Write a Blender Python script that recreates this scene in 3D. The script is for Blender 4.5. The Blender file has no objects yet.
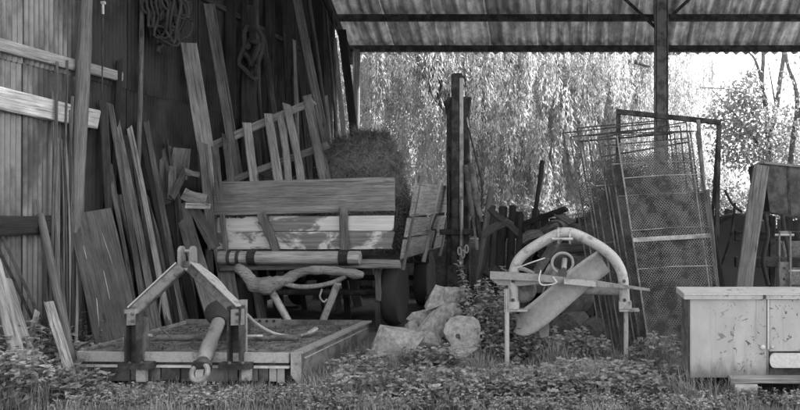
import bpy, math, random
import numpy as np
from mathutils import Vector, Matrix, noise as mnoise

# ------------------------------------------------------------------ camera, sky, sun, exposure
sc = bpy.context.scene
F, PX, PY, EYE = 760.0, 575.0, 205.0, 1.47          # focal length and principal point in photo pixels, eye height
cam_data = bpy.data.cameras.new('camera')
cam = bpy.data.objects.new('camera', cam_data)
sc.collection.objects.link(cam)
cam.location = (0, 0, EYE)
cam.rotation_euler = (math.radians(90), 0, 0)
cam_data.sensor_width = 36.0
cam_data.lens = F / 800.0 * 36.0
cam_data.shift_x = -(PX - 400.0) / 800.0
cam_data.clip_end = 1500.0
sc.camera = cam

SUN_EL, SUN_AZ = math.radians(48), math.radians(58)   # azimuth measured from the view direction (+Y) towards the right (+X)
world = bpy.data.worlds.new('World')
sc.world = world
world.use_nodes = True
nt = world.node_tree
nt.nodes.clear()
sky = nt.nodes.new('ShaderNodeTexSky')
sky.sky_type = 'NISHITA'
sky.sun_disc = False
sky.sun_elevation = SUN_EL
sky.sun_rotation = SUN_AZ
sky.air_density = 1.6
sky.dust_density = 3.0
bw = nt.nodes.new('ShaderNodeRGBToBW')                 # the photograph is black and white
bgn = nt.nodes.new('ShaderNodeBackground')
bgn.inputs['Strength'].default_value = 0.13
wo = nt.nodes.new('ShaderNodeOutputWorld')
nt.links.new(sky.outputs[0], bw.inputs[0])
nt.links.new(bw.outputs[0], bgn.inputs['Color'])
nt.links.new(bgn.outputs[0], wo.inputs[0])

sun_data = bpy.data.lights.new('sun', 'SUN')
sun_data.energy = 5.0
sun_data.angle = math.radians(0.6)
sun = bpy.data.objects.new('sun', sun_data)
sc.collection.objects.link(sun)
sun_dir = Vector((math.cos(SUN_EL) * math.sin(SUN_AZ), math.cos(SUN_EL) * math.cos(SUN_AZ), math.sin(SUN_EL)))
sun.rotation_euler = sun_dir.to_track_quat('Z', 'Y').to_euler()
sun.location = (20, 20, 40)

sc.view_settings.view_transform = 'Standard'
sc.view_settings.look = 'None'
sc.view_settings.gamma = 1.0
sc.view_settings.use_curve_mapping = False
sc.view_settings.exposure = 2.55
sc.render.engine = 'CYCLES'
sc.cycles.max_bounces = 8
sc.cycles.diffuse_bounces = 5
sc.cycles.transparent_max_bounces = 8

rng = random.Random(7)
nrng = np.random.default_rng(11)
C = sc.collection

# ------------------------------------------------------------------ materials (all grey: a black and white photograph)
MATS = {}
def g(v): return (v, v, v, 1)

class NB:
    def __init__(s, name):
        s.m = bpy.data.materials.new(name); s.m.use_nodes = True
        s.t = s.m.node_tree; s.t.nodes.clear()
        s.out = s.n('ShaderNodeOutputMaterial')
        s.b = s.n('ShaderNodeBsdfPrincipled')
        s.l(s.b.outputs[0], s.out.inputs[0])
    def n(s, k, **kw):
        x = s.t.nodes.new(k)
        for a, v in kw.items(): setattr(x, a, v)
        return x
    def l(s, a, b): s.t.links.new(a, b)
    def coord(s, scale=(1, 1, 1), kind='Object', rand=True):
        tc = s.n('ShaderNodeTexCoord'); mp = s.n('ShaderNodeMapping')
        mp.inputs['Scale'].default_value = scale
        s.l(tc.outputs[kind], mp.inputs['Vector'])
        if rand:
            oi = s.n('ShaderNodeObjectInfo'); mu = s.n('ShaderNodeMath', operation='MULTIPLY'); mu.inputs[1].default_value = 37.0
            s.l(oi.outputs['Random'], mu.inputs[0]); s.l(mu.outputs[0], mp.inputs['Location'])
        return mp.outputs[0]
    def noise(s, vec, scale=1, detail=6, rough=.6, dist=0):
        x = s.n('ShaderNodeTexNoise'); x.inputs['Scale'].default_value = scale; x.inputs['Detail'].default_value = detail
        x.inputs['Roughness'].default_value = rough; x.inputs['Distortion'].default_value = dist
        s.l(vec, x.inputs['Vector']); return x.outputs['Fac']
    def ramp(s, fac, stops):
        x = s.n('ShaderNodeValToRGB'); cr = x.color_ramp
        while len(cr.elements) < len(stops): cr.elements.new(0.5)
        for e, (p, v) in zip(cr.elements, stops): e.position = p; e.color = g(v)
        s.l(fac, x.inputs[0]); return x.outputs[0]
    def math(s, op, a, b):
        x = s.n('ShaderNodeMath', operation=op)
        for i, v in enumerate((a, b)):
            if isinstance(v, (int, float)): x.inputs[i].default_value = v
            else: s.l(v, x.inputs[i])
        return x.outputs[0]
    def mix(s, f, a, b):
        x = s.n('ShaderNodeMix', data_type='FLOAT')
        for i, v in zip((0, 2, 3), (f, a, b)):
            if isinstance(v, (int, float)): x.inputs[i].default_value = v
            else: s.l(v, x.inputs[i])
        return x.outputs[0]
    def rnd(s, lo, hi):
        oi = s.n('ShaderNodeObjectInfo'); mr = s.n('ShaderNodeMapRange')
        mr.inputs['To Min'].default_value = lo; mr.inputs['To Max'].default_value = hi
        s.l(oi.outputs['Random'], mr.inputs['Value']); return mr.outputs[0]
    def bump(s, h, strength=.4, dist=.01):
        x = s.n('ShaderNodeBump'); x.inputs['Strength'].default_value = strength; x.inputs['Distance'].default_value = dist
        s.l(h, x.inputs['Height']); s.l(x.outputs[0], s.b.inputs['Normal'])
    def col(s, v): s.l(v, s.b.inputs['Base Color'])
    def done(s, name, rough=.8, metal=0., spec=.3):
        s.b.inputs['Roughness'].default_value = rough; s.b.inputs['Metallic'].default_value = metal
        s.b.inputs['Specular IOR Level'].default_value = spec
        MATS[name] = s.m; return s.m

def wood(name, lo, hi, var=(.42, 1.25), stain=.6, crack=.6, rough=.85):
    b = NB(name)
    grain = b.noise(b.coord((22, 22, 1.1)), 1.6, 9, .68, .6)
    blotch = b.noise(b.coord((5, 5, 2.2)), 1.0, 5, .6)
    cr = b.noise(b.coord((75, 75, 1.6)), 1.0, 4, .55, .4)
    c = b.ramp(grain, [(.28, lo), (.5, (lo + hi) / 2), (.72, hi)])
    c = b.math('MULTIPLY', c, b.ramp(blotch, [(.3, 1 - stain), (.62, 1.0)]))
    c = b.math('MULTIPLY', c, b.ramp(cr, [(.34, 1 - crack), (.43, 1.0)]))
    vo = b.n('ShaderNodeTexVoronoi'); vo.inputs['Scale'].default_value = 1.0; b.l(b.coord((7, 7, 1.7)), vo.inputs['Vector'])
    c = b.math('MULTIPLY', c, b.ramp(vo.outputs['Distance'], [(.05, .35), (.13, 1.0)]))           # knots
    fine = b.noise(b.coord((160, 160, 7)), 1.0, 3, .6)
    c = b.math('MULTIPLY', c, b.ramp(fine, [(.3, .7), (.7, 1.25)]))
    c = b.math('MULTIPLY', c, b.rnd(*var))
    b.col(c); b.bump(b.math('ADD', grain, b.math('MULTIPLY', cr, .7)), .8, .015)
    return b.done(name, rough)

def metal(name, base, rust, amt=.5, rough=.55, mtl=.0, scale=7, streak=(1, 1, 1), spec=.45):
    b = NB(name)
    n1 = b.noise(b.coord(streak), scale, 8, .65)
    n2 = b.noise(b.coord((1, 1, 1)), scale * 6, 5, .6)
    f = b.ramp(n1, [(amt - .06, 1.0), (amt + .08, 0.0)])
    c = b.mix(f, base, rust)
    c = b.math('MULTIPLY', c, b.ramp(n2, [(.28, .75), (.66, 1.1)]))
    c = b.math('MULTIPLY', c, b.rnd(.88, 1.12))
    b.col(c); b.bump(n2, .18, .004)
    b.l(b.math('ADD', b.mix(f, rough, .9), b.math('MULTIPLY', n2, .15)), b.b.inputs['Roughness'])
    m = b.done(name, rough, mtl, spec)
    return m

wood('old_wood', .05, .19)
wood('pale_wood', .17, .40, stain=.4)
wood('side_wood', .14, .34, var=(.85, 1.2), stain=.4)
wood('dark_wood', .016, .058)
wood('grey_plank', .12, .32, stain=.4)
wood('stained_board', .12, .25, stain=.5, crack=.35)
wood('bark_pole', .035, .14, stain=.6)
wood('yoke_wood', .10, .24, stain=.4)
wood('whitewashed', .28, .54, stain=.5)
metal('dull_steel', .17, .08, .45)
metal('grey_paint', .18, .08, .38, .5)
metal('light_paint', .30, .12, .39, .45, .0, 11)
metal('deck_paint', .15, .06, .5, .7, .0, 9)
metal('blade_steel', .20, .15, .36, .5, .1, 5)
metal('dark_steel', .045, .02, .5, .6)
metal('rusty_wire', .17, .06, .46, .6, .2)
metal('dark_wire', .10, .04, .48, .7, .1)
metal('rusty_bar', .11, .045, .5, .6, .1, 3)
metal('bright_edge', .36, .16, .46, .45, .4, 3)
metal('black_rubber', .02, .03, .5, .7)
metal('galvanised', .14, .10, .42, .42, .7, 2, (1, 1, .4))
metal('shaded_sheet', .018, .012, .45, .7, .0, 2, (1, 1, 1))  # deeper wall sheets, their shade painted in as a darker tone
metal('plate_paint', .12, .055, .48, .6)
metal('hopper_sheet', .065, .045, .5, .5)
metal('clean_pale', .43, .3, .36, .5)

def peel():
    b = NB('peeling_paint')
    n1 = b.noise(b.coord((2.6, 2.6, 1.5)), 1.3, 7, .62, .4)
    gr = b.noise(b.coord((22, 22, 1.1)), 1.6, 8, .65, .5)
    f = b.ramp(n1, [(.47, 0.0), (.53, 1.0)])
    wd = b.ramp(gr, [(.3, .07), (.7, .20)])
    pt = b.ramp(gr, [(.3, .34), (.7, .56)])
    c = b.mix(f, wd, pt)
    b.col(c); b.bump(b.math('ADD', b.math('MULTIPLY', f, .6), gr), .4, .01)
    b.done('peeling_paint', .8)
peel()

def cabinet():
    b = NB('cabinet_enamel')
    co = b.coord((1, 1, 1), rand=False)
    def dashes(rot, seed):
        tc = b.n('ShaderNodeTexCoord'); mp = b.n('ShaderNodeMapping')
        mp.inputs['Rotation'].default_value = (0, rot, 0); mp.inputs['Location'].default_value = (seed, seed * 2, seed * 3)
        b.l(tc.outputs['Object'], mp.inputs['Vector'])
        m2 = b.n('ShaderNodeMapping'); m2.inputs['Scale'].default_value = (11, 4, 27); b.l(mp.outputs[0], m2.inputs['Vector'])
        wv = b.noise(m2.outputs[0], 1.0, 3, .62, .7)
        return b.ramp(wv, [(.64, 0.0), (.68, 1.0)])
    f = b.math('MAXIMUM', dashes(.5, 1.3), b.math('MAXIMUM', dashes(-.7, 4.1), dashes(1.5, 7.7)))
    sx = b.n('ShaderNodeSeparateXYZ'); b.l(co, sx.inputs[0])
    near = b.math('SUBTRACT', 1.0, b.math('MULTIPLY', b.math('ABSOLUTE', b.math('ADD', sx.outputs[0], .13), 0.0), 1.7))
    dens = b.math('ADD', near, b.math('MULTIPLY', b.noise(co, 5.0, 4, .6), 1.2))
    f = b.math('MULTIPLY', f, b.ramp(dens, [(.62, 0.0), (1.25, 1.0)]))
    grime = b.noise(b.coord((2, 2, 1.0)), 2.5, 7, .65)
    c = b.mix(f, b.ramp(grime, [(.3, .25), (.7, .36)]), .08)
    splash = b.math('SUBTRACT', b.math('ADD', b.math('MULTIPLY', b.noise(b.coord((1, 1, .5), rand=False), 14, 6, .7), .30), .0), sx.outputs[2])
    c = b.math('MULTIPLY', c, b.ramp(splash, [(-.02 + .0, 1.0), (.13, .45)]))        # mud splashed up from the ground
    run = b.noise(b.coord((26, 26, .9), rand=False), 1.0, 5, .6)
    c = b.math('MULTIPLY', c, b.ramp(run, [(.30, .72), (.42, 1.0)]))
    b.col(c); b.bump(f, .25, .003)
    b.done('cabinet_enamel', .5, 0, .4)
cabinet()

def fibre():
    b = NB('fibre_cement')
    st = b.noise(b.coord((3.2, .3, .3)), 1.5, 4, .6, .2)
    bl = b.noise(b.coord((1.6, 1.6, 1.6)), 3.0, 8, .7)
    c = b.ramp(st, [(.37, .22), (.47, .38), (.56, .72)])
    c = b.math('MULTIPLY', c, b.ramp(bl, [(.35, .55), (.62, 1.15)]))
    c = b.math('MULTIPLY', c, b.rnd(.85, 1.15))
    b.col(c); b.bump(bl, .2, .01)
    b.done('fibre_cement', .85)
fibre()

def leafm(name, v, var, trans, rough=.5):
    b = NB(name)
    n1 = b.noise(b.coord((1, 1, 1), rand=False), 2.6, 4, .6)
    n2 = b.noise(b.coord((1, 1, 1), rand=False), 31., 2, .6)
    c = b.math('MULTIPLY', b.ramp(n1, [(.3, v * (1 - var)), (.7, v * (1 + var))]), b.ramp(n2, [(.3, .6), (.7, 1.4)]))
    b.col(c)
    b.done(name, rough, 0, .35)
    tr = b.n('ShaderNodeBsdfTranslucent'); mx = b.n('ShaderNodeMixShader')
    b.l(b.math('MULTIPLY', c, 1.25), tr.inputs['Color'])
    mx.inputs[0].default_value = trans
    b.l(b.b.outputs[0], mx.inputs[1]); b.l(tr.outputs[0], mx.inputs[2]); b.l(mx.outputs[0], b.out.inputs[0])
leafm('willow_leaf', .30, .5, .55)
leafm('tree_leaf', .22, .35, .35)
leafm('bush_leaf', .14, .35, .35)
leafm('weed_leaf', .25, .35, .35, .6)
leafm('grass_blade', .18, .4, .3)
leafm('hay', .17, .4, .1, .8)
leafm('hay_dark', .09, .5, .0, .9)

def plain(name, v, var=.3, scale=6, rough=.9, bump=.3):
    b = NB(name)
    n1 = b.noise(b.coord((1, 1, 1)), scale, 8, .65)
    c = b.ramp(n1, [(.3, v * (1 - var)), (.7, v * (1 + var))])
    b.col(c); b.bump(n1, bump, .02); b.done(name, rough)
plain('litter', .075, .6, 40, .95, .6)
plain('tree_bark', .09, .5, 9)
def log_end():
    b = NB('log_end'); p = b.coord((1, 1, 0), rand=False)
    w = b.n('ShaderNodeTexWave', wave_type='RINGS', rings_direction='Z'); w.inputs['Scale'].default_value = 9; w.inputs['Distortion'].default_value = 6.0; w.inputs['Detail'].default_value = 3
    b.l(p, w.inputs['Vector']); n1 = b.noise(b.coord((1, 1, 1)), 16, 8, .7)
    c = b.math('MULTIPLY', b.ramp(w.outputs['Fac'], [(.2, .27), (.8, .30)]), b.ramp(n1, [(.33, .45), (.6, 1.0)]))
    b.col(c); b.bump(n1, .8, .015); b.done('log_end', .9)
log_end()
plain('bark_chunk', .07, .6, 15, .95, .9)
plain('stone', .20, .5, 22, .9, .6)
plain('split_wood', .21, .5, 24, .9, .6)
plain('rope', .032, .4, 30)
plain('concrete', .33, .25, 12)
plain('earth', .055, .5, 5, .95, .6)

def ground_mat():
    b = NB('ground')
    p = b.coord((1, 1, 1), rand=False)
    n1 = b.noise(p, 1.2, 8, .65); n2 = b.noise(p, 18, 6, .7)
    c = b.math('MULTIPLY', b.ramp(n1, [(.3, .045), (.7, .085)]), b.ramp(n2, [(.3, .6), (.7, 1.4)]))
    sy = b.n('ShaderNodeSeparateXYZ'); b.l(p, sy.inputs[0])
    yy = b.math('ADD', sy.outputs[1], b.math('MULTIPLY', b.noise(p, .7, 4, .6), .8))
    bounce = b.ramp(b.math('DIVIDE', yy, 40.0), [(.105, 1.0), (.118, 0.0), (.405, 0.0), (.415, .55)])   # ground lightened in front and behind to bounce light under the roof
    c = b.mix(bounce, c, b.ramp(n2, [(.3, .08), (.7, .15)]))
    b.col(c); b.bump(n2, .6, .03); b.done('ground', .95)
ground_mat()

# ------------------------------------------------------------------ helpers
def W(x, y, D):
    """world point seen at photo pixel (x, y) at distance D in front of the camera"""
    return Vector(((x - PX) / F * D, D, EYE - (y - PY) / F * D))

def tag(o, label=None, cat=None, group=None, kind=None):
    if label: o['label'] = label
    if cat: o['category'] = cat
    if group: o['group'] = group
    if kind: o['kind'] = kind
    return o

WM = {}                                             # world matrices of what has been linked
def link(o, M=None, parent=None):
    M = M or Matrix.Identity(4)
    C.objects.link(o); WM[o.name] = M
    if parent is not None:
        o.parent = parent
        o.matrix_basis = WM[parent.name].inverted() @ M
    else:
        o.matrix_basis = M
    return o

def thing(name, label, cat, loc, group=None):
    o = bpy.data.objects.new(name, None); o.empty_display_size = .1
    link(o, Matrix.Translation(Vector(loc)))
    return tag(o, label, cat, group)

class MB:
    def __init__(s): s.v = []; s.f = []; s.sm = False
    def add(s, vs, fs):
        k = len(s.v); s.v += [tuple(p) for p in vs]; s.f += [tuple(i + k for i in f) for f in fs]; return s
    def box(s, a, b, M=None):
        (x0, y0, z0), (x1, y1, z1) = a, b
        vs = [Vector(p) for p in ((x0,y0,z0),(x1,y0,z0),(x1,y1,z0),(x0,y1,z0),(x0,y0,z1),(x1,y0,z1),(x1,y1,z1),(x0,y1,z1))]
        if M: vs = [M @ p for p in vs]
        return s.add(vs, [(0,3,2,1),(4,5,6,7),(0,1,5,4),(1,2,6,5),(2,3,7,6),(3,0,4,7)])
    def tube(s, path, r, n=8, cap=True, closed=False):
        P = [Vector(p) for p in path]; m = len(P)
        R = r if isinstance(r, (list, tuple)) else [r] * m
        rings = []; up = None
        for i, p in enumerate(P):
            if closed: t = P[(i + 1) % m] - P[i - 1]
            else: t = P[min(i + 1, m - 1)] - P[max(i - 1, 0)]
            t.normalize()
            if up is None: up = t.orthogonal().normalized()
            up = (up - t * up.dot(t)).normalized(); sd = t.cross(up)
            rings.append([p + (up * math.cos(2*math.pi*k/n) + sd * math.sin(2*math.pi*k/n)) * R[i] for k in range(n)])
        vs = [q for rg in rings for q in rg]; fs = []
        for i in range(m if closed else m - 1):
            j = (i + 1) % m
            for k in range(n): fs.append((i*n+k, i*n+(k+1)%n, j*n+(k+1)%n, j*n+k))
        if cap and not closed: fs += [tuple(reversed(range(n))), tuple((m-1)*n+k for k in range(n))]
        s.sm = True
        return s.add(vs, fs)
    def prism(s, poly, d, M=None):
        """poly: list of 3D points (one face), extruded along d"""
        A = [Vector(p) for p in poly]; d = Vector(d); n = len(A)
        vs = A + [p + d for p in A]
        if M: vs = [M @ p for p in vs]
        fs = [tuple(reversed(range(n))), tuple(range(n, 2*n))] + [(i, (i+1)%n, n+(i+1)%n, n+i) for i in range(n)]
        return s.add(vs, fs)
    def lathe(s, prof, n=16, M=None):
        """prof: (r, z) pairs about local Z"""
        vs = []; fs = []
        for r, z in prof:
            for k in range(n):
                a = 2*math.pi*k/n; vs.append(Vector((r*math.cos(a), r*math.sin(a), z)))
        for i in range(len(prof)-1):
            for k in range(n): fs.append((i*n+k, i*n+(k+1)%n, (i+1)*n+(k+1)%n, (i+1)*n+k))
        fs += [tuple(reversed(range(n))), tuple((len(prof)-1)*n+k for k in range(n))]
        if M: vs = [M @ p for p in vs]
        s.sm = True
        return s.add(vs, fs)
    def build(s, name, mat, parent=None, M=None, smooth=None, world=True):
        """vertices given in world space (world=True) or in the frame M"""
        me = bpy.data.meshes.new(name)
        if M is None:
            M = WM[parent.name] if parent is not None else Matrix.Identity(4)
        if world:
            Mi = M.inverted(); me.from_pydata([tuple(Mi @ Vector(p)) for p in s.v], [], s.f)
        else:
            me.from_pydata(s.v, [], s.f)
        me.materials.append(MATS[mat])
        sm = s.sm if smooth is None else smooth
        if sm:
            for p in me.polygons: p.use_smooth = len(p.vertices) == 4
            me.set_sharp_from_angle(angle=math.radians(40))
        o = bpy.data.objects.new(name, me)
        return link(o, M, parent)

def frame(A, B, roll=0., face=None):
    """matrix with origin A, local Z towards B, local Y turned to the camera"""
    z = (B - A).normalized()
    f = Vector(face) if face is not None else (Vector((0, 0, EYE)) - (A + B) / 2)
    y = (f - z * f.dot(z)).normalized()
    x = y.cross(z)
    M = Matrix((x, y, z)).transposed().to_4x4()
    M.translation = A
    return M @ Matrix.Rotation(roll, 4, 'Z')

def toground(A, B, z=-.03):
    d = B - A
    if abs(d.z) < 1e-6: return A
    return A + d * ((z - A.z) / d.z)

def plank_mesh(L, w, t, n=5, wob=.006, warp=.022, taper=0., cut=.02):
    ch = min(w, t) * .16; hw, ht = w/2, t/2
    prof = [(-hw+ch,-ht),(hw-ch,-ht),(hw,-ht+ch),(hw,ht-ch),(hw-ch,ht),(-hw+ch,ht),(-hw,ht-ch),(-hw,-ht+ch)]
    vs = []; fs = []
    ph = rng.uniform(0, 6); wx = rng.uniform(-warp, warp); wy = rng.uniform(-warp, warp)
    ca, cb = rng.uniform(-cut, cut), rng.uniform(-cut, cut)
    for i in range(n + 1):
        u = i / n; k = 1 - taper * u
        ox = wx * math.sin(math.pi * u + ph) ; oy = wy * math.sin(math.pi * u)
        for (x, y) in prof:
            z = u * L + (ca * x / hw if i == 0 else 0) + (cb * x / hw + rng.uniform(-.6, .6) * cut if i == n else 0)
            vs.append((x * k + ox + rng.uniform(-wob, wob), y * k + oy + rng.uniform(-wob, wob) * .5, z))
    for i in range(n):
        for k in range(8): fs.append((i*8+k, i*8+(k+1)%8, (i+1)*8+(k+1)%8, (i+1)*8+k))
    fs += [tuple(reversed(range(8))), tuple(n*8+k for k in range(8))]
    b = MB(); b.v = vs; b.f = fs
    return b

def pole_mesh(L, r0, r1, n=9, seg=9, bend=.03, lump=.08):
    b = MB(); path = []; R = []
    p1, p2 = rng.uniform(0, 9), rng.uniform(0, 9)
    for i in range(seg + 1):
        u = i / seg
        path.append(Vector((bend * math.sin(u * 3.3 + p1) - bend * math.sin(p1), bend * math.sin(u * 2.7 + p2) - bend * math.sin(p2), u * L)))
        R.append((r0 + (r1 - r0) * u) * (1 + rng.uniform(-lump, lump)))
    b.tube(path, R, n); return b

def beam(name, A, B, w, t, mat, parent=None, roll=0., face=None, n=4, **kw):
    """a sawn piece from A to B (world points)"""
    A, B = Vector(A), Vector(B)
    return plank_mesh((B - A).length, w, t, n, **kw).build(name, mat, parent, frame(A, B, roll, face), world=False)

def pole(name, A, B, r0, r1, mat, parent=None, **kw):
    A, B = Vector(A), Vector(B)
    return pole_mesh((B - A).length, r0, r1, **kw).build(name, mat, parent, frame(A, B), world=False)

def bar(name, A, B, w, t, mat, parent=None, roll=0., face=None):
    """a straight clean bar (steel)"""
    A, B = Vector(A), Vector(B); L = (B - A).length
    c = min(w, t) * .12; hw, ht = w/2, t/2
    prof = [(-hw+c,-ht,0),(hw-c,-ht,0),(hw,-ht+c,0),(hw,ht-c,0),(hw-c,ht,0),(-hw+c,ht,0),(-hw,ht-c,0),(-hw,-ht+c,0)]
    b = MB().prism(prof, (0, 0, L))
    return b.build(name, mat, parent, frame(A, B, roll, face), world=False)

def rod(name, pts, r, mat, parent=None, n=8, closed=False):
    b = MB().tube(pts, r, n, closed=closed)
    return b.build(name, mat, parent)

def bez(pts, n=8):
    """Catmull-Rom through points"""
    P = [Vector(p) for p in pts]; out = []
    Q = [P[0]*2 - P[1]] + P + [P[-1]*2 - P[-2]]
    for i in range(1, len(Q) - 2):
        for k in range(n):
            t = k / n; a, b, c, d = Q[i-1], Q[i], Q[i+1], Q[i+2]
            out.append(.5 * ((2*b) + (c-a)*t + (2*a-5*b+4*c-d)*t*t + (3*b-a-3*c+d)*t*t*t))
    out.append(P[-1]); return out

def fast(name, V, Fq, mat, parent=None, origin=None, smooth=False):
    """numpy mesh: V (n,3) world, Fq (m,k) indices"""
    me = bpy.data.meshes.new(name); m, k = Fq.shape
    M = WM[parent.name] if parent is not None else (Matrix.Translation(Vector(origin)) if origin is not None else Matrix.Identity(4))
    t = np.array(M.translation); V = (V - t).astype(np.float32)
    me.vertices.add(len(V)); me.vertices.foreach_set('co', V.ravel())
    me.loops.add(m * k); me.loops.foreach_set('vertex_index', Fq.astype(np.int32).ravel())
    me.polygons.add(m); me.polygons.foreach_set('loop_start', np.arange(0, m*k, k, dtype=np.int32))
    me.polygons.foreach_set('loop_total', np.full(m, k, dtype=np.int32))
    me.materials.append(MATS[mat]); me.update(calc_edges=True)
    if smooth: me.polygons.foreach_set('use_smooth', np.ones(m, dtype=bool))
    return link(bpy.data.objects.new(name, me), M, parent)

def unit(a): return a / np.maximum(np.linalg.norm(a, axis=1, keepdims=True), 1e-9)

def leaves(cen, dirn, nrm, L, Wd, fold=.25):
    """leaf = two quads folded along the midrib; returns V, F"""
    n = len(cen); d = unit(dirn); s = unit(np.cross(d, nrm)); u = np.cross(s, d)
    L = np.broadcast_to(np.asarray(L, float), (n,))[:, None]; Wd = np.broadcast_to(np.asarray(Wd, float), (n,))[:, None]
    a = cen; e = cen + d*L - u*L*.12; m1 = cen + d*L*.35 + s*Wd + u*Wd*fold; m2 = cen + d*L*.35 - s*Wd + u*Wd*fold; c = cen + d*L*.5
    V = np.stack([a, m1, e, m2, c], 1).reshape(-1, 3)
    i = np.arange(n)[:, None] * 5
    Fq = np.concatenate([i + np.array([[0, 4, 2, 1]]), i + np.array([[0, 3, 2, 4]])])
    return V, Fq

def quads(cen, dirn, nrm, L, Wd):
    n = len(cen); d = unit(dirn); s = unit(np.cross(d, nrm))
    L = np.broadcast_to(np.asarray(L, float), (n,))[:, None]; Wd = np.broadcast_to(np.asarray(Wd, float), (n,))[:, None]
    V = np.stack([cen, cen + d*L*.45 + s*Wd, cen + d*L, cen + d*L*.45 - s*Wd], 1).reshape(-1, 3)
    return V, np.arange(n*4).reshape(-1, 4)
# ------------------------------------------------------------------ ground
def make_ground():
    xs = np.unique(np.concatenate([np.linspace(-320, -14, 14), np.linspace(-14, 14, 113), np.linspace(14, 320, 14)]))
    ys = np.unique(np.concatenate([np.linspace(-120, 0, 8), np.linspace(0, 22, 89), np.linspace(22, 420, 18)]))
    X, Y = np.meshgrid(xs, ys); Z = np.zeros_like(X)
    for i in range(X.shape[0]):
        for j in range(X.shape[1]):
            if abs(X[i, j]) < 16 and -2 < Y[i, j] < 24:
                Z[i, j] = .035 * mnoise.noise(Vector((X[i, j] * 1.1, Y[i, j] * 1.1, 0))) + .015 * mnoise.noise(Vector((X[i, j] * 4, Y[i, j] * 4, 3))) - .02
    V = np.stack([X, Y, Z], -1).reshape(-1, 3); nx = len(xs)
    a = (np.arange(len(ys) - 1)[:, None] * nx + np.arange(nx - 1)[None]).ravel()
    Fq = np.stack([a, a + 1, a + nx + 1, a + nx], 1)
    o = fast('ground', V, Fq, 'ground', smooth=True)
    tag(o, 'bare earth and grass under and around the open barn', None, kind='structure')
make_ground()

# ------------------------------------------------------------------ barn
WX = -4.7                                           # left wall plane
S = .54; D2, Z2 = 15.5, 4.71                        # back slope of the roof: height Z2 over the last purlin at D2
RIDGE, FRONT = 11.0, 7.0  # unseen ridge and front eave, set to keep foreground and left wall shaded
def roofz(D):
    return Z2 + S * (D2 - D) if D >= RIDGE else Z2 + S * (D2 - RIDGE) - S * (RIDGE - D)

barn = thing('barn', 'open farm barn with corrugated roof, steel post and tall corrugated left wall', 'barn', (0, 14, 0))

def wall_sheets():
    pitch = .062; w = .744; k = 0
    D = 4.2
    while D < 14.3:
        D1 = min(D + w + .03, 14.7)
        for tier in (0, 1):
            n = int((D1 - D) / pitch * 8); b = MB(); vs = []; fs = []
            off = WX - (.0 if tier == 0 else -.012) + (k % 2) * .006
            tilt = rng.uniform(-.006, .006); zb = rng.uniform(-.02, .02)
            for i in range(n + 1):
                d = D + (D1 - D) * i / n
                x = off + .026 * abs(math.sin(math.pi * d / pitch))
                z0, z1 = (0.02, 2.78 + zb) if tier == 0 else (2.68 + zb, max(3.6, roofz(max(d, FRONT)) - .16))
                vs += [(x, d, z0), (x + tilt, d, (z0 + z1) / 2), (x, d, z1)]
            for i in range(n):
                for j in (0, 1): fs.append((i*3+j, (i+1)*3+j, (i+1)*3+j+1, i*3+j+1))
            b.add(vs, fs); b.sm = True
            mat = 'galvanised' if D < 6.9 else 'shaded_sheet'
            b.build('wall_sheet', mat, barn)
        D += w; k += 1
wall_sheets()

def roof_sheets():
    pitch, amp = .2, .034
    x = WX - .06; i = 0
    w = 1.0
    while x < 11:
        for (da, db, lift) in ((13.4, 15.8, 0), (RIDGE, 13.55, .02), (9.0, RIDGE, 0.012), (FRONT, 9.15, -.008)):
            n = 5 * 8; vs = []; fs = []; m = 3
            for a in range(n + 1):
                xx = x + (w + .02) * a / n
                for j in range(m + 1):
                    d = da + (db - da) * j / m
                    vs.append((xx, d, roofz(d) + .075 + lift + (.008 if i % 2 else 0) + amp * math.sin(2 * math.pi * (xx) / pitch)))
            for a in range(n):
                for j in range(m): fs.append((a*(m+1)+j, (a+1)*(m+1)+j, (a+1)*(m+1)+j+1, a*(m+1)+j+1))
            b = MB(); b.add(vs, fs); b.sm = True
            b.build('roof_sheet', 'fibre_cement', barn)
        x += w; i += 1
roof_sheets()

for d in (15.5, 14.7, 13.9, 13.1, 12.3, 11.5, 10.5, 9.4, 8.4, 7.2):
    z = roofz(d) - .052
    bar('purlin', (WX + .05, d, z), (11, d, z), .09, .13, 'dark_steel', barn, face=(0, 0, 1))
# left gable rafter along the wall, back corner post
bar('rafter', (WX + .1, 15.7, roofz(15.7) - .17), (WX + .1, RIDGE, roofz(RIDGE) - .17), .09, .16, 'dark_wood', barn, face=(0, 0, 1))
beam('corner_post', (WX + .26, 15.45, -.05), (WX + .26, 15.45, roofz(15.45) - .1), .12, .12, 'old_wood', barn, face=(0, -1, 0))

# the steel post: an H section, with two braces up to the purlin
PD = 13.9
pc = W(661, 205, PD).x
b = MB(); hw = .12
for (x0, x1, y0, y1) in ((-hw, -hw+.014, -.12, .12), (hw-.014, hw, -.12, .12), (-hw+.014, hw-.014, -.008, .008)):
    b.box((pc + x0, PD + y0, -.05), (pc + x1, PD + y1, roofz(PD) - .09))
b.build('post', 'dull_steel', barn)
b = MB(); b.box((pc - hw + .03, PD - .118, 0), (pc + hw - .03, PD - .10, roofz(PD) - .1)); b.build('post_face', 'dull_steel', barn)
for sx, yb in ((-1, 27), (1, 20)):
    A = W(661 + sx * 6, yb, PD - .02); B = A + Vector((sx * 1.05, 0, .98))
    bar('brace', A, B, .06, .06, 'dark_steel', barn)
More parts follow.
